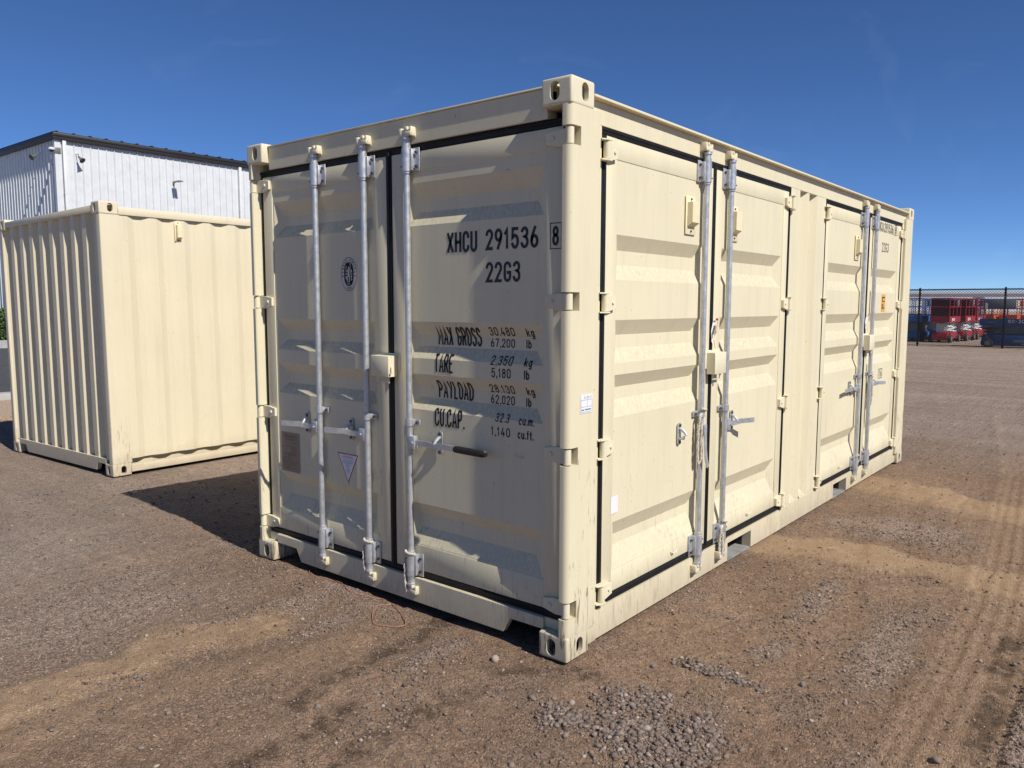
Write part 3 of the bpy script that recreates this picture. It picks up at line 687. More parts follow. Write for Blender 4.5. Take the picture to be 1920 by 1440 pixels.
# ---- locking rods with brackets, cams, handles
BOLTS = {}
def bolt(parent, mp, s, d0, d1, z, r):
    k = (mp is EF, round(d1-d0, 4), r)
    if k not in BOLTS:
        me_ = MB(mp).cyl((0, 0, 0), (0, d1-d0, 0), r, 6).mesh('bolt'); me_.materials.append(M_bolt); BOLTS[k] = me_
    obj_me('bolt', BOLTS[k], parent, mp(s, d0, z))
def rod(mp, s, d, face, side, handle=None, catch=None, zt=2.500, label=None):
    """side: direction of the bracket plates. handle: ('left'|'right'|'hang', reach)"""
    r = .0165
    o = MB(mp).cyl((s, d, .125), (s, d, zt-.045), r, 18).build('locking_rod', M_galv, box_c, label=label)
    for z0, z1, upw in ((2.298, 2.412, 1), (.178, .298, -1)):
        m = MB(mp); zc = (z0+z1)/2
        m.cyl((s, d, z0), (s, d, z1), .0255, 20)
        m.box(s, s+side*.040, d-.004, face-.001, z0+.003, z1-.003, .003)
        m.box(s+side*.028, s+side*.074, face-.008, face-.0005, z0-.002, z1+.002, .003)
        m.cyl((s, d, z0-.012), (s, d, z0), .0215, 18); m.cyl((s, d, z1), (s, d, z1+.014), .0225, 18)
        b = m.build('bracket', M_galv, o)
        for q in (-.035, .035): bolt(o, mp, s+side*.056, face-.018, face-.006, zc+q, .008); bolt(o, mp, s-side*.012, d-.0275, d-.02, zc+q, .004)
    # cam ends gripping their keepers
    for zc, q in ((zt-.010, 1), (.100, -1)):
        m = MB(mp); m.cyl((s, d, zc-q*.075), (s, d, zc-q*.02), .0195, 16); m.cyl((s, d, zc-q*.036), (s, d, zc-q*.026), .0245, 16)
        m.build('collar', M_galv, o)
        m = MB(mp)
        m.box(s-.014, s+.014, d-.010, d+.012, zc-.024, zc+.018, .006)
        m.prism([(s-side*.036, zc-.010), (s-side*.018, zc-.020), (s+side*.030, zc-.014), (s+side*.036, zc+.010), (s+side*.012, zc+.020), (s-side*.030, zc+.014)], 1, d-.012, d+.004)
        m.build('cam', M_galv if q < 0 else M_hard, o, bevel=.003)
        m = MB(mp)                                     # keeper: jaw welded to header or sill
        m.box(s+side*.004, s+side*.052, d-.020, d-.006, zc-.020, zc+.004, .005); m.box(s+side*.004, s+side*.024, d-.018, face-.004, zc+.006, zc+.028, .005)
        m.box(s+side*.034, s+side*.052, d-.018, face-.004, zc-.020, zc+.026, .005); m.box(s-side*.044, s-side*.022, d-.014, face-.004, zc-.020, zc+.024, .005)
        m.box(s-side*.044, s+side*.052, face-.012, face-.003, zc-.026, zc+.014, .004)
        m.build('keeper', M_hard, o)
    m = MB(mp); m.cyl((s, d, .988), (s, d, 1.026), .0225, 18); m.box(s, s+side*.06, face-.010, face-.001, .990, 1.024, .003); m.box(s+side*.012, s+side*.026, d, face-.002, .992, 1.022, .002)
    m.build('rod_clamp', M_galv, o)
    bolt(o, mp, s+side*.044, face-.02, face-.009, 1.007, .008)
    if handle:
        kind, reach, grip = handle[:3]; out = handle[3] if len(handle) > 3 else .075
        if kind == 'hang':
            m = MB(mp); m.box(s-.018, s+.018, d-.034, d-.015, .880, .945, .004); m.box(s-.008, s+.008, d-.035, d-.0345+.006, .895, .925); m.build('handle_hub', M_galv, o)
            P = [(s-.002, d-.030, .90), (s-.004, d-.034, .86), (s-.012, d-.04, .80), (s-.004, d-.042, .745), (s+.010, d-.046, .700)]
            m = MB(mp); flat_bar(m, P, .026, .007, (0, 1, 0)); m.build('handle', M_galv, o)
        else:
            g = 1 if kind == 'plus' else -1
            m = MB(mp); m.box(s+g*.008, s+g*.052, d-.020, d+.012, .868, .938, .004); m.cyl((s+g*.038, d-.026, .903), (s+g*.038, d+.018, .903), .008, 8)
            m.build('handle_hub', M_galv, o)
            if grip:
                P = [(s+g*.035, d-.006, .903), (s+g*.15, d-.010, .905), (s+g*.20, d-.018, .903), (s+g*.25, d-.020, .908), (s+g*.36, d-.024, .907), (s+g*reach, d-.030, .905)]
            else:
                P = [(s+g*.035, d-.004, .903), (s+g*.11, d-.010, .902), (s+g*.145, d-min(.018, out), .905), (s+g*.165, d-out*.45, .912), (s+g*max(reach-.1, .18), d-out*.6, .911), (s+g*reach, d-out, .911)]
            m = MB(mp); flat_bar(m, P, .030 if not grip else .028, .008, (0, 1, 0)); hb = m.build('handle', M_galv, o)
            if grip:
                a, b = Vector((s+g*.35, d-.0235, .907)), Vector((s+g*reach, d-.030, .905))
                m = MB(mp); n_ = 10; path = [a.lerp(b, t) for t in np.linspace(0, 1.02, n_)]
                m.tube(path, [.0165, .018, .018, .018, .0185, .018, .018, .018, .017, .011], 12); m.build('grip', M_grip, o)
    if catch is not None:
        c = catch; m = MB(mp)
        R_ = .019; poly = [(c+R_*math.cos(t), .958+R_*math.sin(t)) for t in np.linspace(0, math.pi, 9)]+[(c+R_*math.cos(t), .872+R_*math.sin(t)) for t in np.linspace(math.pi, 2*math.pi, 9)]
        m.prism(poly, 1, face-.007, face-.0008)
        g = -1 if c < s else 1
        m.tube([(c-g*.002, face-.006, .945), (c, face-.022, .938), (c-g*.004, face-.040, .921), (c-g*.002, face-.046, .908)], [.010, .009, .008, .007], 8)
        m.box(c-.012, c+.012, face-.034, face-.006, .884, .894, .003); m.box(c-.012, c+.012, face-.034, face-.029, .884, .905, .002)
        hc = m.build('handle_catch', M_galv, o)
        for q in (.962, .868): bolt(o, mp, c, face-.013, face-.006, q, .009)
    return o
def flat_bar(m, P, h, t, axis):
    """bar of rectangular section following P (height h along z or across, thickness t)"""
    P = [Vector(p) for p in P]; V = []
    for i, p in enumerate(P):
        tg = (P[min(i+1, len(P)-1)]-P[max(i-1, 0)]).normalized(); n = Vector(axis); n = (n-tg*n.dot(tg)).normalized(); b = tg.cross(n)
        for a, c in ((-1, -1), (1, -1), (1, 1), (-1, 1)): V.append(tuple(p+n*a*t/2+b*c*h/2))
    F = [(0, 1, 2, 3), tuple(len(V)-4+k for k in (3, 2, 1, 0))]
    for i in range(len(P)-1):
        for k in range(4): F.append((i*4+k, i*4+(k+1) % 4, i*4+4+(k+1) % 4, i*4+4+k))
    m.add(V, F)
rod(EF, 1.805, .030, ED, -1, ('plus', .275, False), 1.955, label='left galvanised rod on the end doors')
rod(EF, 1.382, .030, ED, -1, ('plus', .285, False), 1.546, label='middle galvanised rod on the end doors')
rod(EF, 1.043, .030, ED, -1, ('minus', .557, True), .840, label='right galvanised rod on the end doors, handle with black grip')
rod(SF, 1.325, .011, SD, -1, ('hang', 0, False), 1.105, zt=2.495, label='first side rod with its handle hanging down')
rod(SF, 1.652, .011, SD, -1, ('plus', .265, False), 1.795, zt=2.495, label='second side rod')
rod(SF, 4.420, .011, SD, -1, ('minus', .44, False, .02), 4.225, zt=2.495, label='third side rod')
rod(SF, 4.755, .011, SD, -1, ('plus', .24, False), 4.91, zt=2.495, label='farthest side rod')

# ---- padlock boxes
def lock_box(mp, s0, s1, z0, z1, d0, d1, hook, parent=None):
    m = MB(mp); m.box(s0, s1, d0, d0+.006, z0, z1, .003); m.box(s0, s0+.006, d0+.006, d1, z0, z1); m.box(s1-.006, s1, d0+.006, d1, z0, z1); m.box(s0+.006, s1-.006, d0+.006, d1, z1-.006, z1)
    o = m.build('lock_box', M_hard, box_c, bevel=.002)
    m = MB(mp); m.box(s0-.02, s1+.02, d1+.0005, d1+.006, z0+.03, z1+.012, .002); m.build('back_plate', M_hard, o)
    c = (s0+s1)/2; m = MB(mp); m.box(c-.04, c+.015, d0+.03, d0+.036, z0-.035, z0-.001); m.box(c+.018, c+.034, d0+.012, d0+.018, z0-.030, z0-.001); m.build('lock_hasp', M_hard, o)
    if hook:
        m = MB(mp); m.tube([(s0-.002, d0+.02, z0+.055), (s0-.012, d0+.016, z0+.045), (s0-.016, d0+.01, z0+.028), (s0-.008, d0+.006, z0+.018)], .005, 6); m.build('hook', M_hard, o)
    return o
lock_box(EF, 1.150, 1.290, 1.240, 1.352, -.018, .046, True)
lock_box(SF, 1.420, 1.572, 1.225, 1.350, -.024, .028, False)
lock_box(SF, 4.575, 4.735, 1.225, 1.360, -.024, .028, False)
# ---- vents
def vent(mp, s0, s1, z0, z1, d):
    m = MB(mp); m.box(s0, s1, d-.004, d-.0005, z0, z1, .002); a, b = s0+.018, s1-.018
    o = m.build('vent', M_vent, box_c)
    m = MB(mp); m.prism([(d-.004, z0+.040), (d-.036, z0+.062), (d-.036, z1-.034), (d-.004, z1-.034)], 0, a, b) if mp is SF else None
    m.build('vent_hood', M_vent, o, bevel=.002)
    for z in (z0+.018, z1-.017): bolt(o, mp, (a+b)/2, d-.010, d-.004, z, .006)
for a in (1.125, 1.698, 4.222): vent(SF, a, a+.118, 2.005, 2.212, SD)
# small rope hooks welded low on the doors
for key, s, z in (('S1', 1.045, .258), ('S2', 2.08, .262), ('S3', 4.02, .262), ('E1', .30, .905)):
    p, o, mp, (a, b, d) = PANELS[key]; dd = p.depth(s, z) if z > p.z0 else d
    MB(mp).tube([(s, dd, z), (s+.008, dd-.014, z-.004), (s+.024, dd-.020, z+.002), (s+.034, dd-.018, z+.012)], .004, 6).build('rope_hook', M_hard, o)

# ---- stencilled lettering: stroke glyphs laid over the pressed door sheet
def AR(cx, cy, rx, ry, a0, a1, n=12): return [(cx+rx*math.cos(rad(t)), cy+ry*math.sin(rad(t))) for t in np.linspace(a0, a1, n)]
OO = [AR(.5, .76, .5, .24, 180, 0)+AR(.5, .24, .5, .24, 0, -180)+[(0, .76)]]
six = [AR(.5, .28, .5, .28, 90, 450, 22), [(.0, .30), (.08, .52), (.62, 1.02)]]
GL = {'O': (1, OO), '0': (1, OO), 'X': (1.05, [[(0, 0), (1, 1)], [(0, 1), (1, 0)]]), 'H': (1, [[(0, 0), (0, 1)], [(1, 0), (1, 1)], [(0, .5), (1, .5)]]),
 'C': (1, [AR(.5, .76, .5, .24, -5, 180)+AR(.5, .24, .5, .24, 180, 365)]), 'U': (1, [[(0, 1)]+AR(.5, .24, .5, .24, 180, 360)+[(1, 1)]]),
 'G': (1, [AR(.5, .76, .5, .24, 5, 180)+AR(.5, .24, .5, .24, 180, 360)+[(1, .46), (.52, .46)]]),
 '2': (1, [AR(.5, .74, .5, .26, 175, -25)+[(.02, 0), (1.02, 0)]]), '3': (1, [AR(.48, .77, .47, .23, 165, -85)+AR(.48, .27, .52, .27, 88, -165)]),
 '5': (1, [[(.95, 1), (.08, 1), (.03, .52)]+AR(.48, .32, .52, .32, 130, -160)]), '6': (1, six), '9': (1, [[(1-a, 1-b) for a, b in q] for q in six]),
 '8': (1, [AR(.5, .77, .43, .23, -90, 270, 20), AR(.5, .27, .5, .27, 90, 450, 20)]), '1': (.62, [[(.0, .76), (.6, 1), (.6, 0)]]),
 '4': (1, [[(.55, 1), (0, .27), (1.02, .27)], [(.74, .52), (.74, 0)]]), '7': (1, [[(0, 1), (1, 1), (.32, 0)]]),
 'M': (1.3, [[(0, 0), (0, 1), (.5, .25), (1, 1), (1, 0)]]), 'A': (1.1, [[(0, 0), (.5, 1), (1, 0)], [(.17, .3), (.83, .3)]]),
 'R': (1, [[(0, 0), (0, 1)]+AR(.5, .74, .5, .26, 90, -90)+[(0, .48)], [(.5, .48), (1, 0)]]), 'P': (1, [[(0, 0), (0, 1)]+AR(.5, .73, .5, .27, 90, -90)+[(0, .46)]]),
 'S': (1, [AR(.5, .755, .48, .245, 15, 205)+AR(.5, .25, .5, .25, 38, -165)]), 'T': (1, [[(0, 1), (1, 1)], [(.5, 1), (.5, 0)]]),
 'E': (.9, [[(1, 1), (0, 1), (0, 0), (1, 0)], [(0, .52), (.85, .52)]]), 'Y': (1.1, [[(0, 1), (.5, .46), (1, 1)], [(.5, .46), (.5, 0)]]),
 'L': (.9, [[(0, 1), (0, 0), (1, 0)]]), 'D': (1, [[(.4, 1)]+AR(.4, .7, .6, .3, 90, 0)+AR(.4, .3, .6, .3, 0, -90)+[(0, 0), (0, 1), (.4, 1)]]),
 'k': (.9, [[(0, 1), (0, 0)], [(.9, .66), (0, .27)], [(.38, .42), (1, 0)]]), 'g': (.9, [AR(.46, .34, .46, .34, 0, 360, 18), [(.95, .68)]+AR(.48, -.08, .47, .22, 0, -150)]),
 'l': (.12, [[(.5, 1), (.5, 0)]]), 'b': (.9, [[(0, 1), (0, 0)], AR(.48, .34, .48, .34, 0, 360, 18)]), 'c': (.85, [AR(.5, .34, .5, .34, 45, 315)]),
 'u': (.9, [[(0, .68)]+AR(.5, .28, .5, .28, 180, 360)+[(1, .68)], [(1, .68), (1, 0)]]), 'm': (1.5, [[(0, 0), (0, .68)], [(0, .4)]+AR(.25, .45, .25, .23, 170, 0)+[(.5, 0)], [(.5, .4)]+AR(.75, .45, .25, .23, 170, 0)+[(1, 0)]]),
 'f': (.6, [[(.45, 0)]+AR(.85, .78, .4, .22, 180, 80), [(0, .66), (1, .66)]]), 't': (.6, [[(.45, .95)]+AR(.85, .2, .4, .2, 180, 285), [(0, .66), (1, .66)]]),
 '.': (.12, [[(.5, 0), (.5, .06)]]), ',': (.16, [[(.7, .08), (.2, -.14)]]), ' ': (.45, []), '-': (.6, [[(0, .45), (1, .45)]])}
def glyph_mesh(text, width, height, t=.125, cw=.33, gap=.24):
    """flat ribbon mesh of the text fitted to width x height; returns verts (x, y), faces"""
    pen = 0; items = []
    for ch in text:
        wd, st = GL[ch]; wd *= cw; items.append((pen, wd, st)); pen += wd+gap*(.75 if ch in '.,' else 1)
    total = pen-gap; k = (width-t*height)/(total*height); V = []; F = []
    for x0, wd, st in items:
        for pl in st:
            P = [((x0+a*wd)*k*height+t*height/2, (b*(1-t)+t/2)*height) for a, b in pl]
            Q = [P[0]]
            for p in P[1:]:
                if math.hypot(p[0]-Q[-1][0], p[1]-Q[-1][1]) > 1e-5: Q.append(p)
            n = len(Q); hw = t*height/2; cl = math.hypot(Q[0][0]-Q[-1][0], Q[0][1]-Q[-1][1]) < 1e-4; base = len(V)
            for i, p in enumerate(Q):
                def un(a, b):
                    d = math.hypot(b[0]-a[0], b[1]-a[1]) or 1; return ((b[0]-a[0])/d, (b[1]-a[1])/d)
                t1 = un(Q[i-1], p) if i else (un(Q[-2], p) if cl else un(p, Q[1])); t2 = un(p, Q[i+1]) if i < n-1 else (un(p, Q[1]) if cl else t1)
                tx, ty = t1[0]+t2[0], t1[1]+t2[1]; d = math.hypot(tx, ty) or 1; tx, ty = tx/d, ty/d
                c = max(.45, tx*t1[0]+ty*t1[1]); e = hw/c
                sh = 0 if cl else (-hw*.55 if i == 0 else (hw*.55 if i == n-1 else 0))
                V += [(p[0]-ty*e+tx*sh, p[1]+tx*e+ty*sh), (p[0]+ty*e+tx*sh, p[1]-tx*e+ty*sh)]
            F += [(base+2*i, base+2*i+1, base+2*i+3, base+2*i+2) for i in range(n-1)]
    return V, F
def lay(key, V, F, name, mat, sfun, zfun, lift=.0012, parent=None):
    """drape a flat mesh over door `key`"""
    p, o, mp, (a, b, d) = PANELS[key]
    bm = bmesh.new(); vs = [bm.verts.new((sfun(x), 0, zfun(y))) for x, y in V]
    for f in F:
        try: bm.faces.new([vs[i] for i in f])
        except ValueError: pass
    zz = [v.co.z for v in bm.verts]
    for z in sorted({q for c in p.corr for q in c}|{p.z0, p.z1}):
        if min(zz) < z < max(zz): bmesh.ops.bisect_plane(bm, geom=bm.verts[:]+bm.edges[:]+bm.faces[:], plane_co=(0, 0, z), plane_no=(0, 0, 1))
    for v in bm.verts:
        s, z = v.co.x, v.co.z
        dep = p.depth(s, z) if (p.s0 < s < p.s1 and p.z0 < z < p.z1) else d
        v.co = mp(s, dep-lift, z)
    me = bpy.data.meshes.new(name); bm.to_mesh(me); bm.free(); me.materials.append(mat)
    return obj_me(name, me, parent or o)
def letter(key, text, s0, s1, z0, z1, t=.125, gap=.24, mat=None):
    V, F = glyph_mesh(text, abs(s1-s0), z1-z0, t, gap=gap); g = 1 if s1 > s0 else -1
    ob = lay(key, V, F, 'lettering', mat or M_text, lambda x: s0+g*x, lambda y: z0+y); ob['label'] = 'black stencilled "%s"' % text; return ob
for tx, s0, s1, z0, z1, t in [('XHCU', .790, .588, 1.876, 1.980, .15), ('291536', .535, .217, 1.880, 1.980, .15), ('8', .137, .100, 1.884, 1.971, .15), ('22G3', .534, .321, 1.728, 1.825, .15),
    ('MAX GROSS', .890, .589, 1.416, 1.512, .12), ('30.480', .530, .372, 1.473, 1.516, .135), ('kg', .302, .256, 1.473, 1.514, .15), ('67,200', .533, .382, 1.418, 1.460, .135), ('lb', .314, .281, 1.418, 1.460, .15),
    ('TARE', .886, .754, 1.277, 1.374, .12), ('2,350', .506, .370, 1.334, 1.380, .135), ('kg', .300, .252, 1.334, 1.378, .15), ('5,180', .499, .379, 1.274, 1.320, .135), ('lb', .300, .266, 1.274, 1.320, .15),
    ('PAYLOAD', .890, .645, 1.142, 1.236, .12), ('28.130', .530, .375, 1.197, 1.239, .135), ('kg', .302, .256, 1.197, 1.238, .15), ('62,020', .533, .382, 1.142, 1.186, .135), ('lb', .314, .281, 1.142, 1.186, .15),
    ('CU.CAP.', .886, .678, .999, 1.094, .12), ('32.3', .476, .388, 1.060, 1.103, .135), ('cu.m.', .330, .238, 1.058, 1.100, .15), ('1,140', .503, .382, .992, 1.036, .135), ('cu.ft.', .336, .240, .992, 1.036, .15)]:
    letter('E1', tx, s0, s1, z0, z1, t)
for tx, s0, s1, z0, z1, t in [('XHCU', 4.865, 5.082, 2.305, 2.385, .10), ('291536', 5.112, 5.430, 2.305, 2.385, .10), ('8', 5.495, 5.545, 2.312, 2.378, .12), ('22G3', 5.072, 5.305, 2.118, 2.205, .11), ('16', 5.18, 5.265, .945, 1.010, .12)]:
    letter('S4', tx, s0, s1, z0, z1, t)
def frame_rect(key, s0, s1, z0, z1, t, mat, name='lettering', label=None):
    a, b = min(s0, s1), max(s0, s1)
    V = [(a, z0), (b, z0), (b, z1), (a, z1), (a+t, z0+t), (b-t, z0+t), (b-t, z1-t), (a+t, z1-t)]
    o = lay(key, V, [(0, 1, 5, 4), (1, 2, 6, 5), (2, 3, 7, 6), (3, 0, 4, 7)], name, mat, lambda x: x, lambda y: y)
    if label: o['label'] = label
frame_rect('E1', .085, .150, 1.869, 1.985, .004, M_text, label='black box around the 8')
frame_rect('S4', 5.478, 5.562, 2.296, 2.392, .004, M_text, label='black box around the small 8'); frame_rect('S4', 5.150, 5.285, .930, 1.022, .006, M_text, label='black box around 16')
# ---- stickers
def rects(key, R, name, mat, lift, parent=None):
    V = []; F = []
    for s0, s1, z0, z1 in R:
        o = len(V); V += [(s0, z0), (s1, z0), (s1, z1), (s0, z1)]; F.append((o, o+1, o+2, o+3))
    return lay(key, V, F, name, mat, lambda x: x, lambda y: y, lift, parent)
def small_text(key, text, sc_, s_left, dirn, z, height, mat, lift, parent, width=None):
    cu = bpy.data.curves.new('t', 'FONT'); cu.body = text; cu.size = 1; ob = bpy.data.objects.new('t', cu)
    me = ob.to_mesh(); V = [(v.co.x, v.co.y) for v in me.vertices]; F = [tuple(p.vertices) for p in me.polygons]; ob.to_mesh_clear(); bpy.data.objects.remove(ob)
    x0 = min(v[0] for v in V); x1 = max(v[0] for v in V); y1 = max(v[1] for v in V); ky = height/y1; kx = width/(x1-x0) if width else ky
    return lay(key, V, F, 'lettering', mat, lambda x: s_left+dirn*(x-x0)*kx, lambda y: z+y*ky, lift, parent)
# inverted warning triangle
tri = lay('E2', [(1.686, .766), (1.500, .766), (1.592, .594)], [(0, 1, 2)], 'warning_sticker', M_red, lambda x: x, lambda y: y, .0010); tri['label'] = 'white downward triangle sticker with red border, ATTENTION'
lay('E2', [(1.676, .760), (1.510, .760), (1.592, .606)], [(0, 1, 2)], 'sticker_face', M_white, lambda x: x, lambda y: y, .0016, tri).parent = tri
for tx, z, hgt, wd, mt in (('ATTENTION', .738, .013, .090, M_red), ('THIS CONTAINER', .722, .0075, .090, M_blueprint), ('MUST BE REPAIRED', .709, .0075, .092, M_blueprint), ('ONLY', .694, .009, .032, M_blueprint), ('WITH', .681, .008, .026, M_blueprint), ('CORTEN', .666, .009, .040, M_blueprint), ('STEEL', .654, .008, .026, M_blueprint)):
    small_text('E2', tx, 1, 1.592+wd/2, -1, z, hgt, mt, .0022, tri, wd)
# data plate
pl = rects('E2', [(2.052, 2.238, .585, .832)], 'data_plate', M_plate, .0025); pl['label'] = 'brown metal data plate'
R = [(2.066, 2.224, .604, .6055), (2.066, 2.224, .700, .7015), (2.066, 2.224, .742, .7435), (2.150, 2.1515, .604, .700), (2.1400, 2.1415, .7435, .775)]
for r_ in R: rects('E2', [r_], 'etched_line', M_platetext, .0032, pl)
for tx, z, hgt, sl_, wd in (('APPROVED FOR TRANSPORT', .808, .008, 2.214, .140), ('UNDER CUSTOMS SEAL', .797, .008, 2.208, .125), ('BV-003/23', .784, .008, 2.190, .09), ('TYPE', .765, .006, 2.205, .03), ('OWNER', .765, .006, 2.125, .045), ('CSC SAFETY APPROVAL', .688, .008, 2.210, .125),
    ('DATE MANUFACTURED', .672, .006, 2.222, .065), ('IDENTIFICATION No.', .660, .006, 2.222, .065), ('MAXIMUM GROSS', .648, .006, 2.222, .065), ('ALLOWABLE STACK', .636, .006, 2.222, .065), ('TRANSVERSE RACKING', .624, .006, 2.222, .065), ('END WALL STRENGTH', .612, .006, 2.222, .065), ('30480 KG  67200 LB', .648, .006, 2.142, .07), ('192000 KG', .636, .006, 2.142, .05), ('15240 KG', .624, .006, 2.142, .05), ('TREATED TIMBER', .730, .006, 2.140, .065), ('COMPONENT', .718, .006, 2.140, .05), ('IMMUNITY', .706, .006, 2.140, .05)):
    small_text('E2', tx, 1, sl_, -1, z, hgt, M_platetext, .0033, pl, wd)
# oval emblem
EC, EZ, EA, EB = 1.552, 1.792, .073, .098
def ring(a0, b0, a1, b1, n=48):
    V = [(a0*math.cos(2*math.pi*k/n), b0*math.sin(2*math.pi*k/n)) for k in range(n)]+[(a1*math.cos(2*math.pi*k/n), b1*math.sin(2*math.pi*k/n)) for k in range(n)]
    return V, [(k, (k+1) % n, n+(k+1) % n, n+k) for k in range(n)]
def disc(a, b, n=48): return [(a*math.cos(2*math.pi*k/n), b*math.sin(2*math.pi*k/n)) for k in range(n)], [tuple(range(n))]
EL = lambda V, F, nm, mt, lf, par=None: lay('E2', V, F, nm, mt, lambda x: EC-x, lambda y: EZ+y, lf, par)
em = EL(*disc(EA, EB), 'emblem', M_ringwhite, .0010); em['label'] = 'oval white and dark round-lettered emblem with a standing figure'
EL(*ring(EA-.004, EB-.004, EA-.0065, EB-.0065), 'emblem_ring', M_ringdark, .0016, em)
se = [(.041*math.copysign(abs(math.cos(t))**.8, math.cos(t)), .066*math.copysign(abs(math.sin(t))**.8, math.sin(t))) for t in np.linspace(0, 2*math.pi, 48, endpoint=False)]
EL(se, [tuple(range(48))], 'emblem_field', M_ringdark, .0017, em)
def arc_text(tx, a0, a1, a, b, hgt, flip=False):
    for i, ch in enumerate(tx):
        if ch == ' ': continue
        th = rad(a0+(a1-a0)*i/(len(tx)-1)); V, F = glyph_mesh(ch, hgt*.55, hgt, .17)
        px_, py_ = a*math.cos(th), b*math.sin(th); nx, ny = math.cos(th)/a, math.sin(th)/b; d = math.hypot(nx, ny); nx, ny = nx/d, ny/d
        if flip: nx, ny = -nx, -ny
        V = [(px_+(x-hgt*.27)*ny+(y-hgt/2)*nx, py_-(x-hgt*.27)*nx+(y-hgt/2)*ny) for x, y in V]
        EL(V, F, 'lettering', M_ringdark, .0018, em)
GL['I'] = (.12, [[(.5, 1), (.5, 0)]]); GL['V'] = (1.1, [[(0, 1), (.5, 0), (1, 1)]]); GL['B'] = (1, [[(0, 0), (0, 1)]+AR(.5, .76, .45, .24, 90, -90)+[(0, .52)], [(.5, .52)]+AR(.5, .26, .5, .26, 90, -90)+[(0, 0)]])
arc_text('BUREAU VERITAS', 188, -8, .0545, .0795, .014); arc_text('1828', 252, 288, .0545, .0795, .013, True)
def poly_e(P, nm='emblem_figure'): EL(P, [tuple(range(len(P)))], nm, M_ringwhite, .0023, em)
poly_e([(.0+.006*math.cos(t), .034+.007*math.sin(t)) for t in np.linspace(0, 6.1, 12)])
poly_e([(-.008, .026), (.007, .026), (.006, .002), (.011, -.022), (.006, -.048), (.000, -.046), (.002, -.022), (-.003, -.008), (-.011, -.048), (-.017, -.046), (-.009, -.005)])
poly_e([(.005, .026), (.012, .022), (.018, .050), (.013, .054), (.010, .034)]); poly_e([(-.007, .026), (-.010, .016), (-.022, .008), (-.024, .013), (-.013, .022)])
poly_e([(.013+.004*math.cos(t), .057+.005*math.sin(t)) for t in np.linspace(0, 6, 8)]); poly_e([(-.025, .012), (-.020, .012), (-.018, .046), (-.024, .046)])
poly_e([(-.030, -.002), (-.011, -.002), (-.011, .003), (-.030, .003)]); poly_e([(.012, -.002), (.032, -.002), (.032, .003), (.012, .003)])
poly_e([(.022+.007*math.cos(t), .016+.010*math.sin(t)) for t in np.linspace(0, 6, 10)]); poly_e([(-.028, -.010), (-.014, -.010), (-.018, -.032), (-.024, -.030)])
poly_e([(.014, -.008), (.030, -.008), (.026, -.020), (.030, -.034), (.018, -.036), (.022, -.022)]); poly_e([(-.016, -.056), (.012, -.056), (.006, -.052), (-.010, -.052)])
# amber caution sticker, blank white labels
ys_ = rects('S4', [(5.145, 5.275, 1.560, 1.726)], 'caution_sticker', M_yellow, .0012); ys_['label'] = 'amber caution sticker'
for a, b, c, d in ((5.16, 5.26, 1.690, 1.702), (5.165, 5.185, 1.65, 1.69), (5.20, 5.26, 1.655, 1.665), (5.205, 5.255, 1.59, 1.60), (5.16, 5.19, 1.585, 1.635), (5.205, 5.215, 1.60, 1.64)): rects('S4', [(a, b, c, d)], 'sticker_print', M_text, .0018, ys_)
bl = rects('S1', [(.412, .486, .602, .688)], 'white_label', M_white, .0012); bl['label'] = 'small blank white label low on the door'
lb = MB(SF).box(.086, .182, -.0022, -.0008, 1.137, 1.221).build('post_label', M_white, box_c, smooth=0, label='white paper label with blue print on the corner post')
for a, b, c, d in ((.090, .178, 1.142, 1.1435), (.090, .178, 1.165, 1.1665), (.090, .178, 1.196, 1.1975), (.090, .0915, 1.142, 1.196), (.140, .1415, 1.165, 1.196), (.178, .1795, 1.142, 1.196), (.122, .170, 1.150, 1.156), (.095, .115, 1.149, 1.155)):
    MB(SF).add([(a, -.0026, c), (b, -.0026, c), (b, -.0026, d), (a, -.0026, d)], [(0, 1, 2, 3)]).build('label_print', M_blueprint, lb, smooth=0)
V, F = glyph_mesh('A-04-2', .058, .013, .13); MB(SF).add([(.115+x, -.0026, 1.202+y) for x, y in V], F).build('label_print', M_blueprint, lb, smooth=0)
# torn red and white seal stickers hanging at the side door joints
def torn(s, z0, z1, tape):
    m = MB(SF); k = (z1-z0); P = [(s+.030, z1), (s+.066, z1), (s+.050, z1-.20*k), (s+.040, z1-.5*k), (s+.026, z1-.55*k), (s+.034, z0), (s+.010, z1-.72*k), (s+.012, z1-.40*k)]
    V = [(a, .022+.006*math.sin(i*2.1), b) for i, (a, b) in enumerate(P)]
    m.add(V, [(0, 1, 2), (0, 2, 7), (2, 3, 7), (3, 4, 7), (4, 6, 7), (4, 5, 6)]); o = m.build('torn_sticker', M_white, box_c, smooth=0, label='torn red and white warning sticker')
    c = lambda a, b: (a, .009, b)
    MB(SF).add([c(s+.028, z1+.001), c(s+.067, z1+.001), c(s+.062, z1-.012), c(s+.030, z1-.012)], [(0, 1, 2, 3)]).build('red_print', M_red, o, smooth=0)
    MB(SF).add([c(s+.067, z1), c(s+.061, z1), c(s+.044, z1-.30*k), c(s+.050, z1-.30*k)], [(0, 1, 2, 3)]).build('red_print', M_red, o, smooth=0)
    MB(SF).add([c(s+.009, z1-.70*k), c(s+.016, z1-.70*k), c(s+.034, z0+.08*k), c(s+.035, z0-.004)], [(0, 1, 2, 3)]).build('red_print', M_red, o, smooth=0)
    if tape: MB(SF).add([(s+.032, .012, z1-.16*k), (s+.05, .015, z1-.24*k), (s+.046, .008, z1-.44*k), (s+.02, .013, z1-.58*k), (s+.01, .010, z1-.66*k), (s+.016, .006, z1-.40*k)], [(0, 1, 5), (1, 2, 5), (2, 3, 5), (3, 4, 5)]).build('tape_scrap', M_tape, o, smooth=0)
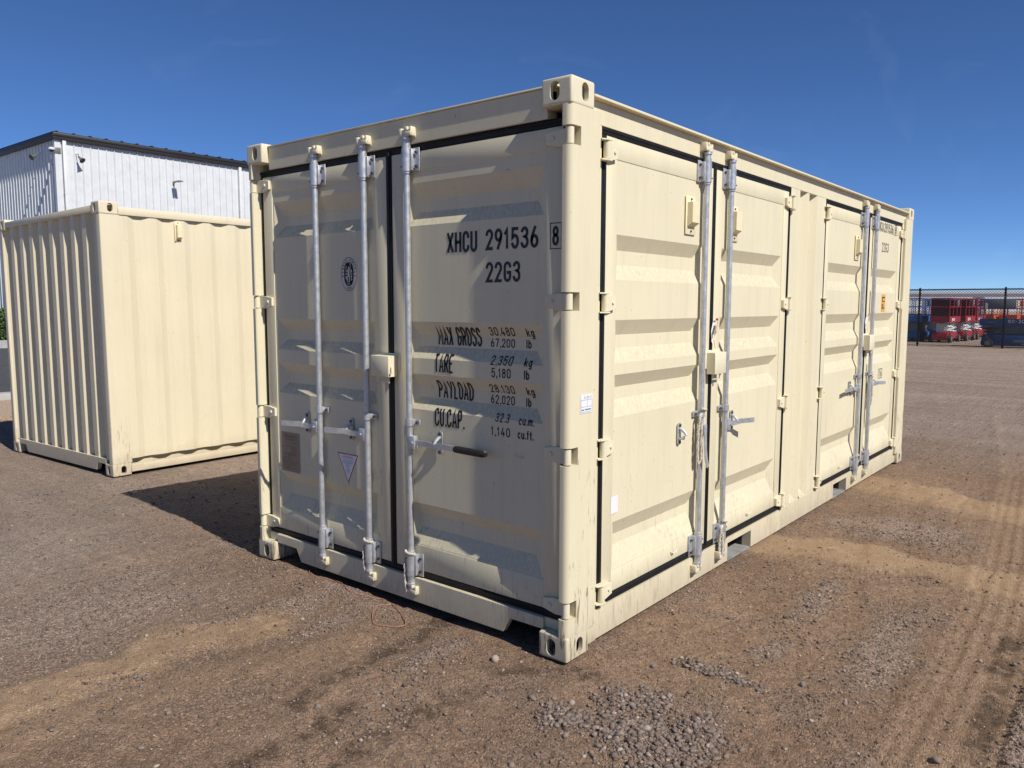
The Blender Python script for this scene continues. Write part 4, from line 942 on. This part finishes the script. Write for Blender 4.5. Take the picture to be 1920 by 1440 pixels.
torn(1.452, 1.365, 1.545, True); torn(4.575, 1.375, 1.545, False)

# ---- ropes tied to the rods
def rope(P, label, r=.0042):
    path = smooth_path(P, 8); m = MB()
    for ph in (0, math.pi):                       # two twisted strands
        Q = []
        for i, p in enumerate(path):
            tg = (path[min(i+1, len(path)-1)]-path[max(i-1, 0)]).normalized(); a = Vector((1, 0, 0)) if abs(tg.x) < .8 else Vector((0, 1, 0)); a = (a-tg*a.dot(tg)).normalized(); b = tg.cross(a)
            t = i*.95+ph; Q.append(p+(a*math.cos(t)+b*math.sin(t))*r*.75)
        m.tube(Q, r, 5)
    tag(m.build('rope', M_rope), label, 'rope', 'pale ropes tied to the locking rods')
def loop_rope(mp, s, d, side, zt, drop, label, back=1, r=.0042):
    P = []
    for k in range(11):                           # turn round the bracket
        t = math.pi*(k/10*1.6+.2); P.append((s+.029*math.cos(t)*-side, d-.0285*abs(math.sin(t)) if math.sin(t) > 0 else d+.012*math.sin(t), zt+.012-.030*k/10))
    e = P[-1]; P = P[:8]
    P += [(s-side*.032, d-.012, zt-.030), (s-side*.036, d-.010, zt-.07), (s-side*.040, d-.006, zt-.13), (s-side*.038, d-.006, zt-drop+.02), (s-side*.030, d-.008, zt-drop), (s-side*.022, d-.016, zt-drop+.018), (s-side*.026, d-.020, zt-drop+.06), (s-side*.030, d-.020, zt-.06)]
    rope([mp(*p) for p in P], label, r)
loop_rope(EF, 1.382, .030, -1, .300, .19, 'pale rope on the foot of the middle end rod')
loop_rope(EF, 1.043, .030, -1, .300, .22, 'pale rope on the foot of the end rod below the black grip')
loop_rope(SF, 1.652, .011, 1, .305, .22, 'pale rope on the foot of the second side rod', r=.0055)
loop_rope(SF, 1.325, .011, 1, 1.025, .30, 'pale rope wound beside the hanging side handle', r=.0052)
loop_rope(SF, 4.755, .011, -1, 1.000, .28, 'frayed rope on the farthest side rod handle', r=.004)
loop_rope(SF, 4.420, .011, -1, .300, .10, 'short cord on the foot of the third side rod', r=.003)

# ================================================================= SECOND CONTAINER
c2 = thing('shipping_container', 'yellowish cream corrugated shipping container on the left without side doors', 'container', (.484, 5.599, -.017), rad(.7)); c2.rotation_euler = (rad(-.72), 0, rad(.7))
for x, sx in ((0, 1), (L, -1)):
    for y, sy in ((0, 1), (W, -1)):
        for z, sz in ((0, 1), (H, -1)): casting(x, y, z, sx, sy, sz, M_cast2, c2)
for xf in (lambda a: a, lambda a: L-a):
    for yf in (lambda b: b, lambda b: W-b):
        r = .012; arc = [(r-r*math.cos(t), r-r*math.sin(t)) for t in np.linspace(0, math.pi/2, 5)]
        P = [(xf(a), yf(b)) for a, b in [(.06, .08), (.012, .08), (.002, .07)]+[(a+.002, b+.002) for a, b in arc]+[(.185, .002), (.19, .01), (.19, .06), (.06, .06)]]
        MB().prism(P, 2, .1185, H-.1185).build('corner_post', M_cast2, c2, smooth=30)
E0 = EF; S0 = SF; B0 = BF; F0 = FF
for mp, nm in ((S0, 'side_wall'), (B0, 'side_wall')):
    corrugated(mp, .19, L-.19, .155, 2.478, .012, .024, .278, .25).build(nm, M_paint2, c2, smooth=0)
    MB(mp).box(.178, L-.178, .002, .060, 2.476, 2.548, .003).build('top_side_rail', M_paint2, c2)
    m = MB(mp); m.box(.178, L-.178, .004, .014, .026, .098, .002); m.box(.178, L-.178, .014, .075, .026, .032); m.box(.178, L-.178, .066, .075, .032, .155); m.build('bottom_side_rail', M_paint2, c2)
    MB(mp).box(.178, .30, .0015, .0038, .030, .094).build('rail_plate', M_paint2, c2)
for mp, nm in ((E0, 'end_wall'), (F0, 'end_wall')):
    corrugated(mp, .080, W-.080, .150, 2.500, .020, .046, .253, .325).build(nm, M_paint2, c2, smooth=0)
    MB(mp).box(.162, W-.162, .004, .075, 2.498, 2.560, .003).build('end_top_rail', M_paint2, c2)
    m = MB(mp); m.prism([(.38, .030), (W-.38, .030), (W-.34, .108), (W-.162, .108), (W-.162, .160), (.162, .160), (.162, .108), (.34, .108)], 1, .010, .055); m.build('end_sill', M_paint2, c2, bevel=.002)
MB().box(.06, L-.06, .05, W-.05, 2.535, 2.546).build('roof', M_paint2, c2)
MB().box(.08, L-.08, .09, W-.09, .12, .16).build('floor', M_dark, c2)
m = MB(SF); m.box(.728, .798, .006, .011, 2.262, 2.452, .002); v2 = m.build('vent', M_vent, c2)
m = MB(SF); m.prism([(.006, 2.275), (-.030, 2.300), (-.030, 2.420), (.006, 2.430)], 0, .738, .788); m.build('vent_hood', M_vent, v2, bevel=.002)
for z in (2.269, 2.445): bolt(v2, SF, .763, .0, .006, z, .005)

# ================================================================= METAL BUILDING
M_wall = plain('white_wall_sheet', (.60, .61, .615), .5, .0, var=.06, scale=3)
M_trim = plain('dark_bronze_trim', (.017, .0145, .013), .45, .0, var=.15, scale=2)
M_roof = plain('dark_roof_sheet', (.025, .022, .02), .45, .2, var=.15, scale=2)
bx, by, bw, bd, bh = 9.9, 30.8, 18.3, 18.3, 7.86
bld = thing('metal_building', 'white ribbed metal building with dark roof trim behind the left container', 'building', (bx, by, 0))
def wall_sheet(mp, k, wd=.915):
    o = k*wd; P = []
    for r_ in range(3):
        c = o+wd*r_/3; P += [(c, 0), (c+.018, 0), (c+.040, 1), (c+.062, 1), (c+.084, 0), (c+.165, 0), (c+.172, .12), (c+.195, .12), (c+.202, 0)]
    P.append((o+wd-.0005, 0)); V = []
    for s_, t in P: V += [(s_, -.034*t, .1), (s_, -.034*t, bh)]
    return MB(mp).add(V, [(2*i, 2*i+2, 2*i+3, 2*i+1) for i in range(len(P)-1)])
front = wall_sheet(SF, 0).mesh('wall_panel', 0); front.materials.append(M_wall)
side = wall_sheet(EF, 0).mesh('wall_panel', 0); side.materials.append(M_wall)
for k in range(20): obj_me('wall_panel', front, bld, (k*.915, 0, 0)); obj_me('wall_panel', side, bld, (0, k*.915, 0))
m = MB(); m.box(.05, bw, bd-.1, bd, .1, bh); m.box(bw-.1, bw, .05, bd-.1, .1, bh); m.build('rear_walls', M_wall, bld)
m = MB(); m.box(-.055, .16, -.056, -.040, .1, bh); m.box(-.056, -.040, -.0399, .10, .1, bh); m.build('corner_trim', M_wall, bld)
m = MB(); m.box(-.12, bw, -.14, -.045, bh-.04, bh+.22, .01); m.box(-.10, bw, -.16, -.10, bh+.09, bh+.22, .01); m.build('eave_trim', M_trim, bld)
m = MB(); m.box(-.125, -.045, -.11, bd, bh-.04, bh+.23, .01); m.build('gable_trim', M_trim, bld)
rf = MB().add([(-.13, -.17, bh+.235), (bw, -.17, bh+.235), (bw, bd, bh+.28), (-.13, bd, bh+.28)], [(0, 1, 2, 3)]).build('roof', M_roof, bld, smooth=0)
seam = MB().add([(-.06, -.16, .236), (-.025, -.16, .282), (.025, -.16, .282), (.06, -.16, .236), (-.06, bd, .28), (-.025, bd, .33), (.025, bd, .33), (.06, bd, .28)], [(0, 1, 2, 3), (0, 4, 5, 1), (1, 5, 6, 2), (2, 6, 7, 3)]).mesh('roof_seam', 0); seam.materials.append(M_roof)
for k in range(30): obj_me('roof_seam', seam, rf, (.02+k*.61, 0, bh))
for x in (.27, 7.72):
    m = MB(); m.box(x-.065, x+.065, -.150, -.040, .3, bh-.05, .012); m.box(x-.075, x+.075, -.155, -.038, bh-2.05, bh-2.0); m.build('downspout', M_wall, bld, bevel=0)
M_lamp = plain('grey_metal_fitting', (.17, .165, .155), .45, .3); M_camw = plain('white_camera_shell', (.66, .66, .66), .35); M_black = plain('black_plastic', (.012, .012, .013), .35)
def horn(x, y, z, ax, label):
    o = thing('horn_speaker', label, 'speaker', (x, y, z), 0, 'horn speakers on the building'); o.scale = (.62, .62, .62); d = Vector(ax).normalized()
    m = MB(); P = [d*t for t in (0, .10, .14, .22, .32, .40)]; m.tube(P, [.055, .065, .075, .10, .145, .19], 18, caps=False); m.build('horn', M_lamp, o)
    m = MB(); m.tube([d*.38, d*.385], [.182, .18], 18); m.build('horn_mouth', M_black, o)
    b = MB(); b.tube([(0, .0, 0), (0, .0, .16)] if abs(d.y) > .5 else [(0, 0, 0), (0, 0, .16)], .022, 8); q = (-.02, .30, .16) if abs(d.y) > .5 else (.30, .02, .16); b.tube([(0, 0, .15), q], .022, 8); b.build('arm', M_lamp, o)
horn(10.63, 30.60, 7.28, (.25, -.55, -.55), 'grey horn speaker on the front wall beside the downspout')
horn(9.70, 32.1, 7.38, (-.45, -.1, -.28), 'grey horn speaker on the shaded left wall')
o = thing('security_camera', 'white dome security camera on a bracket at the building corner', 'camera', (9.84, 30.70, 7.42)); o.scale = (.65, .65, .65)
m = MB(); m.box(-.03, .34, .04, .14, -.18, .18, .02); m.build('mount', M_lamp, o)
m = MB(); m.cyl((-.05, .0, .06), (-.22, -.06, .04), .075, 14); m.build('arm', M_camw, o)
m = MB(); m.tube([(-.22, -.06, .12), (-.22, -.06, .06), (-.22, -.06, -.02)], [.10, .16, .16], 18); m.build('housing', M_camw, o)
m = MB(); m.tube([(-.22, -.06, -.02), (-.22, -.06, -.08), (-.22, -.06, -.13), (-.22, -.06, -.15)], [.125, .12, .08, .03], 18); m.build('dome', M_black, o)
o = thing('wall_light', 'flat grey floodlight sticking out from the white building wall', 'light', (14.50, 30.76, 6.74)); o.scale = (.7, .7, .7)
m = MB(); m.box(-.05, .05, -.02, .05, -.10, .12, .01); m.tube([(0, 0, 0), (0, -.18, .04), (.0, -.30, .05)], .03, 8); m.build('mount', M_lamp, o)
m = MB(); m.prism([(-.16, .03), (.16, .03), (.14, .085), (-.14, .085)], 1, -.86, -.30); m.build('lamp_head', M_lamp, o, bevel=.01)

# ---- road, kerbs, landscape gravel and hedge beyond the left container
M_asph = plain('asphalt', (.050, .050, .052), .9, var=.25, scale=4, bumpy=.5); M_kerb = plain('concrete_kerb', (.36, .35, .33), .85, var=.12, scale=5, bumpy=.3)
M_tan = plain('tan_landscape_gravel', (.36, .26, .185), .95, var=.35, scale=30, bumpy=1)
tag(MB().box(-70, 60, 13.1, 30.2, -.30, .030).build('road', M_asph, smooth=0), kind='structure')
tag(MB().box(-70, 60, 12.75, 13.095, -.30, .135, .02).build('kerb', M_kerb), kind='structure')
tag(MB().box(-70, 60, 10.6, 12.745, -.30, .034).build('gravel_strip', M_tan, smooth=0), kind='structure')
tag(MB().box(-70, 9.7, 30.205, 60, -.30, .145).build('pavement', M_kerb, smooth=0), kind='structure')
def hedge():
    m_leaf, nd, lk, p = new_mat('hedge_leaf'); gg = nd.new('ShaderNodeNewGeometry')
    lk.new(ramp(nd, lk, gg.outputs['Random Per Island'], 0, 1, (.030, .065, .014), (.085, .135, .035)), p.inputs['Base Color']); p.inputs['Roughness'].default_value = .6
    n = 9000; c = rng.random((n, 3)); ax = rng.integers(0, 3, n); sgn = rng.integers(0, 2, n)
    c[np.arange(n), ax] = np.where(sgn, 1-.10*rng.random(n)**2, .10*rng.random(n)**2)
    c = c*np.array([1.2, 7.0, 1.25])+rng.normal(0, .03, (n, 3))
    a = rng.normal(0, 1, (n, 3)); a /= np.linalg.norm(a, axis=1)[:, None]; b = np.cross(a, rng.normal(0, 1, (n, 3))); b /= np.linalg.norm(b, axis=1)[:, None]
    a *= .065; b *= .04
    V = np.stack([c-a, c+b, c+a, c-b], 1).reshape(-1, 3); F = [(4*i, 4*i+1, 4*i+2, 4*i+3) for i in range(n)]
    o = thing('hedge', 'green clipped hedge by the building past the left container', 'hedge', (8.3, 34.5, .14))
    MB().add(V.tolist(), F).build('foliage', m_leaf, o, smooth=0)
    mi = MB(); mi.box(.14, 1.06, .15, 6.85, .1, 1.1); mi.build('inner_twigs', plain('hedge_core', (.02, .03, .01), .9), o)
    st = MB()
    for k in range(8): st.cyl((.6, .4+k*.88, -.1), (.6, .42+k*.88, .2), .03, 6)
    st.build('stems', plain('hedge_stem', (.09, .06, .04), .9), o); o.children[-1]['kind'] = 'stuff'
hedge()

# ================================================================= CHAIN-LINK FENCE
M_vinyl = plain('black_fence_coating', (.022, .023, .025), .5, .3)
FX = 31.87
fence = thing('chain_link_fence', 'dark chain link fence with posts and top rail across the yard', 'fence', (FX, 0, 0))
FY = [-9.23, -6.31, -3.39, -.47, 2.45, 5.37, 8.29, 11.21]
for y in FY:
    m = MB(); m.cyl((.03, y, -.3), (.03, y, 2.26), .038, 12); m.tube([(.03, y, 2.26), (.03, y, 2.30), (.03, y, 2.32)], [.046, .04, .015], 12); m.build('post', M_vinyl, fence)
MB().cyl((.0, FY[0], 2.235), (.0, FY[-1], 2.235), .024, 10).build('top_rail', M_vinyl, fence)
MB().cyl((-.05, FY[0], .06), (-.05, FY[-1], .06), .006, 6).build('bottom_wire', M_vinyl, fence)
m = MB(); sp_ = .100; zt_ = 2.275; zb_ = .03; Hh = zt_-zb_; y = FY[0]-Hh
wires = []
while y < FY[-1]:
    for g in (1, -1):
        a, b = y, y+Hh; z0_, z1_ = (zb_, zt_) if g > 0 else (zt_, zb_)
        if a < FY[0]: z0_ += (z1_-z0_)*(FY[0]-a)/Hh; a = FY[0]
        if b > FY[-1]: z1_ -= (z1_-z0_)*(b-FY[-1])/(b-a); b = FY[-1]
        m.cyl((-.052+.003*g, a, z0_), (-.052+.003*g, b, z1_), .0070, 3)
    y += sp_
wo = m.build('wire_mesh', M_vinyl, fence, smooth=0); wo['kind'] = 'stuff'

# ================================================================= SCISSOR LIFTS
def cp(name, col, r=.4): return plain(name, col, r, var=.08, scale=3)
M_lred = cp('red_machine_paint', (.33, .018, .026)); M_lnavy = cp('blue_machine_paint', (.016, .055, .19)); M_lblue = cp('light_blue_machine_paint', (.03, .14, .40)); M_lor = cp('orange_machine_paint', (.62, .11, .025)); M_lwhite = cp('white_machine_paint', (.68, .68, .66)); M_lgrey = cp('grey_machine_panel', (.16, .17, .18)); M_tyre = cp('tyre_rubber', (.03, .03, .03), .8)
def lift(label, loc, rz, Lg=1.87, Wd=.78, body=M_lred, arms=M_lwhite, rail=None, top=1.93, text=None, group='scissor lifts parked behind the fence', deck=(.88, 1.14), chass=(.12, .44)):
    rail = rail or body; o = thing('scissor_lift', label, 'scissor lift', loc, rz, group)
    hx, hy = Lg/2, Wd/2; c0, c1 = chass; d0, d1 = deck
    m = MB(); m.prism([(-hx*.93, c0), (hx*.93, c0), (hx*.95, c0+.12), (hx*.90, c1), (-hx*.90, c1), (-hx*.95, c0+.12)], 1, -hy*.80, hy*.80); m.box(-hx*.6, hx*.6, -hy*.98, -hy*.80, c0+.04, c1-.02, .02); m.box(-hx*.6, hx*.6, hy*.80, hy*.98, c0+.04, c1-.02, .02)
    ch = m.build('chassis', body, o, bevel=.012)
    for q in (-1, 1): MB().box(hx*.945, hx*.965, q*hy*.5-.07, q*hy*.5+.07, c1-.16, c1-.06, .01).build('lamp_panel', M_lgrey, o)
    for sx in (-1, 1):
        for sy in (-1, 1):
            x = sx*hx*.74; y0 = sy*hy*.82; wr = .175
            m = MB(); m.tube([(x, y0, wr), (x, y0+sy*.02, wr), (x, y0+sy*.11, wr), (x, y0+sy*.13, wr)], [wr*.93, wr, wr, wr*.93], 20); wl_ = m.build('wheel', M_tyre, o)
            MB().cyl((x, y0+sy*.128, wr), (x, y0+sy*.138, wr), wr*.55, 14).build('rim', M_lgrey, wl_)
    n = 5; za, zb2 = c1+.01, d0-.02; hgt = (zb2-za)/n
    for k in range(n):                                  # folded scissor arms
        for sy in (-1, 1):
            m = MB(); z = za+k*hgt; dz = hgt*.5*(1 if k % 2 else -1)
            m.add([(-hx*.88, sy*hy*.62-.03, z+hgt*.5-dz), (hx*.88, sy*hy*.62-.03, z+hgt*.5+dz), (hx*.88, sy*hy*.62-.03, z+hgt*.5+dz+.055), (-hx*.88, sy*hy*.62-.03, z+hgt*.5-dz+.055),
                   (-hx*.88, sy*hy*.62+.03, z+hgt*.5-dz), (hx*.88, sy*hy*.62+.03, z+hgt*.5+dz), (hx*.88, sy*hy*.62+.03, z+hgt*.5+dz+.055), (-hx*.88, sy*hy*.62+.03, z+hgt*.5-dz+.055)],
                  [(0, 1, 2, 3), (4, 7, 6, 5), (0, 4, 5, 1), (1, 5, 6, 2), (2, 6, 7, 3), (3, 7, 4, 0)]); m.build('scissor_arm', arms, o, smooth=0)
    MB().box(-hx*.80, hx*.80, -hy*.45, hy*.45, za, zb2-.02).build('arm_core', M_lgrey if arms is not M_lwhite else arms, o)
    m = MB(); m.box(-hx, hx, -hy, hy, d0, d0+.06); m.box(-hx, hx, -hy, -hy+.02, d0+.06, d1); m.box(-hx, hx, hy-.02, hy, d0+.06, d1); m.box(-hx, -hx+.02, -hy+.02, hy-.02, d0+.06, d1); m.box(hx-.02, hx, -hy+.02, hy-.02, d0+.06, d1)
    pf = m.build('platform', body, o)
    t = .019; P4 = [(-hx+t, -hy+t), (hx-t, -hy+t), (hx-t, hy-t), (-hx+t, hy-t)]
    for i in range(4):
        a, b = Vector((*P4[i], 0)), Vector((*P4[(i+1) % 4], 0)); nn = 3 if i % 2 == 0 else 1
        for k in range(nn): 
            p = a.lerp(b, k/nn); MB().cyl((p.x, p.y, d1), (p.x, p.y, top), t, 8).build('rail_post', rail, o)
        for z in (top, (top+d1)/2+.02): MB().cyl((a.x, a.y, z), (b.x, b.y, z), t, 8).build('guard_rail', rail, o)
    m = MB(); m.box(hx*.62, hx*.86, -hy*.9, -hy*.5, top-.34, top-.06, .02); m.build('control_box', M_lgrey, o)
    return o
R1 = lift('nearest red scissor lift behind the fence, left of the red row', (36.55, 5.27, 0), rad(-3))
R2 = lift('middle red scissor lift in the red row behind the fence', (38.75, 5.02, 0), rad(-3))
R3 = lift('rearmost red scissor lift in the red row, just left of the dark blue one', (41.0, 4.93, 0), rad(-3))
M_maroon = cp('dark_maroon_basket_shade', (.07, .010, .014), .7)  # shade of the meshed baskets, put into the colour of solid added panels
for r_ in (R1, R2, R3):
    MB().box(-.915, -.905, -.36, .36, 1.15, 1.88).build('end_shade_panel', M_maroon, r_, smooth=0); MB().box(-.90, .90, .352, .362, 1.15, 1.86).build('side_shade_panel', M_maroon, r_, smooth=0)
def decal(parent, R, mat, y):
    for a, b, c, d in R: MB().box(a, b, y-.003, y, c, d).build('logo_mark', mat, parent, smooth=0)
for r_ in (R1, R2, R3): decal(r_, [(-.55, -.40, .94, 1.06), (-.37, -.30, .95, 1.05), (-.27, -.20, .95, 1.08), (-.16, -.08, .96, 1.07)], M_white, -.392)
B1 = lift('dark blue scissor lift right behind the fence at the right edge', (33.05, 2.15, 0), rad(-90), 2.42, .82, M_lnavy, M_lgrey, top=1.86, deck=(.84, 1.10), chass=(.06, .50))
MB().box(-1.10, -.02, -.418, -.395, 1.50, 1.86, .004).build('grey_board', M_lgrey, B1); MB().box(-1.04, -.96, -.424, -.4185, 1.50, 1.72).build('white_notice', M_white, B1, smooth=0)
V, F = glyph_mesh('GS-2032', .78, .13, .16); MB().add([(-.25+x, -.4135, .95+y) for x, y in V], F).build('lettering', M_lwhite, B1, smooth=0)
decal(B1, [(-.96, -.62, .955, .985), (-.05, .42, .22, .31), (.22, .44, .12, .19), (-.95, -.89, .40, .45), (-.65, -.50, .60, .63)], M_lgrey, -.415)
lift('light blue scissor lift behind the fence, partly hidden by the container', (37.4, 6.55, 0), rad(-2), body=M_lblue, arms=M_lgrey)
lift('second light blue scissor lift, behind the first one', (39.8, 6.35, 0), rad(4), body=M_lblue, arms=M_lwhite)
lift('white scissor lift far behind the blue and red lifts', (44.5, 6.6, 0), rad(0), body=M_lwhite, arms=M_lwhite, rail=M_lblue)
lift('orange scissor lift seen left through the dark blue lift rails', (44.6, 4.65, 0), rad(-8), body=M_lor, arms=M_lgrey)
lift('orange scissor lift seen in the middle above the dark blue lift', (44.9, 3.75, 0), rad(-4), body=M_lor, arms=M_lgrey)
lift('orange scissor lift seen rightmost above the dark blue lift', (44.4, 2.75, 0), rad(-6), body=M_lor, arms=M_lgrey)
M_ldred = cp('dark_red_machine_paint', (.16, .016, .02)); M_ldgrey = cp('dark_grey_machine_paint', (.06, .062, .07))
for k_, (xx, yy, mm, lb_) in enumerate([(47.5, 8.6, M_ldgrey, 'leftmost dark lift in the back row behind the blue lifts'), (47.9, 7.5, M_ldred, 'second dark red lift from the left in the back row'), (48.2, 6.4, M_ldgrey, 'dark grey lift in the back row seen through the first red lift'), (48.0, 5.4, M_ldred, 'dark red lift in the back row seen through the red rails'), (47.7, 1.6, M_ldgrey, 'dark grey lift far right in the back row')]):
    lift(lb_, (xx, yy, 0), rad(-85), 1.87, .78, mm, M_ldgrey)
# lot sign
sg = thing('lot_sign', 'white lot sign reading 22 above the red lifts', 'sign', (43.2, 5.05, 0))
MB().cyl((.03, 0, -.2), (.03, 0, 2.1), .03, 8).build('post', M_lgrey, sg); MB().box(-.01, .0, -.27, .27, 1.50, 2.13).build('board', M_lwhite, sg, smooth=0)
V, F = glyph_mesh('22', .30, .26, .2); MB().add([(-.014, .15-x, 1.60+y) for x, y in V], F).build('lettering', M_text, sg, smooth=0)
V, F = glyph_mesh('LOT', .20, .07, .16) if 0 else glyph_mesh('-', .22, .07, .5); MB().add([(-.014, .11-x, 1.96+y) for x, y in V], F).build('small_print', M_blueprint, sg, smooth=0)
# far warehouse on the horizon
wh = thing('warehouse', 'pale low warehouse on the horizon behind the fence', 'building', (270, -20, 0), rad(20))
M_far = plain('pale_warehouse_wall', (.66, .65, .65), .7, var=.05, scale=.05)
MB().box(0, 40, -110, 130, -.5, 4.9).build('wall', M_far, wh, smooth=0); MB().box(-.4, 40.4, -110.4, 130.4, 4.9, 5.5).build('roof', plain('grey_warehouse_roof', (.60, .60, .61), .7), wh, smooth=0)
dd_ = MB().box(-.08, -.005, 0, 4, -.3, 2.9).mesh('dock_door', 0); dd_.materials.append(plain('grey_dock_door', (.42, .42, .43), .6))
for k in range(9): obj_me('dock_door', dd_, wh, (0, -100+k*24, 0))
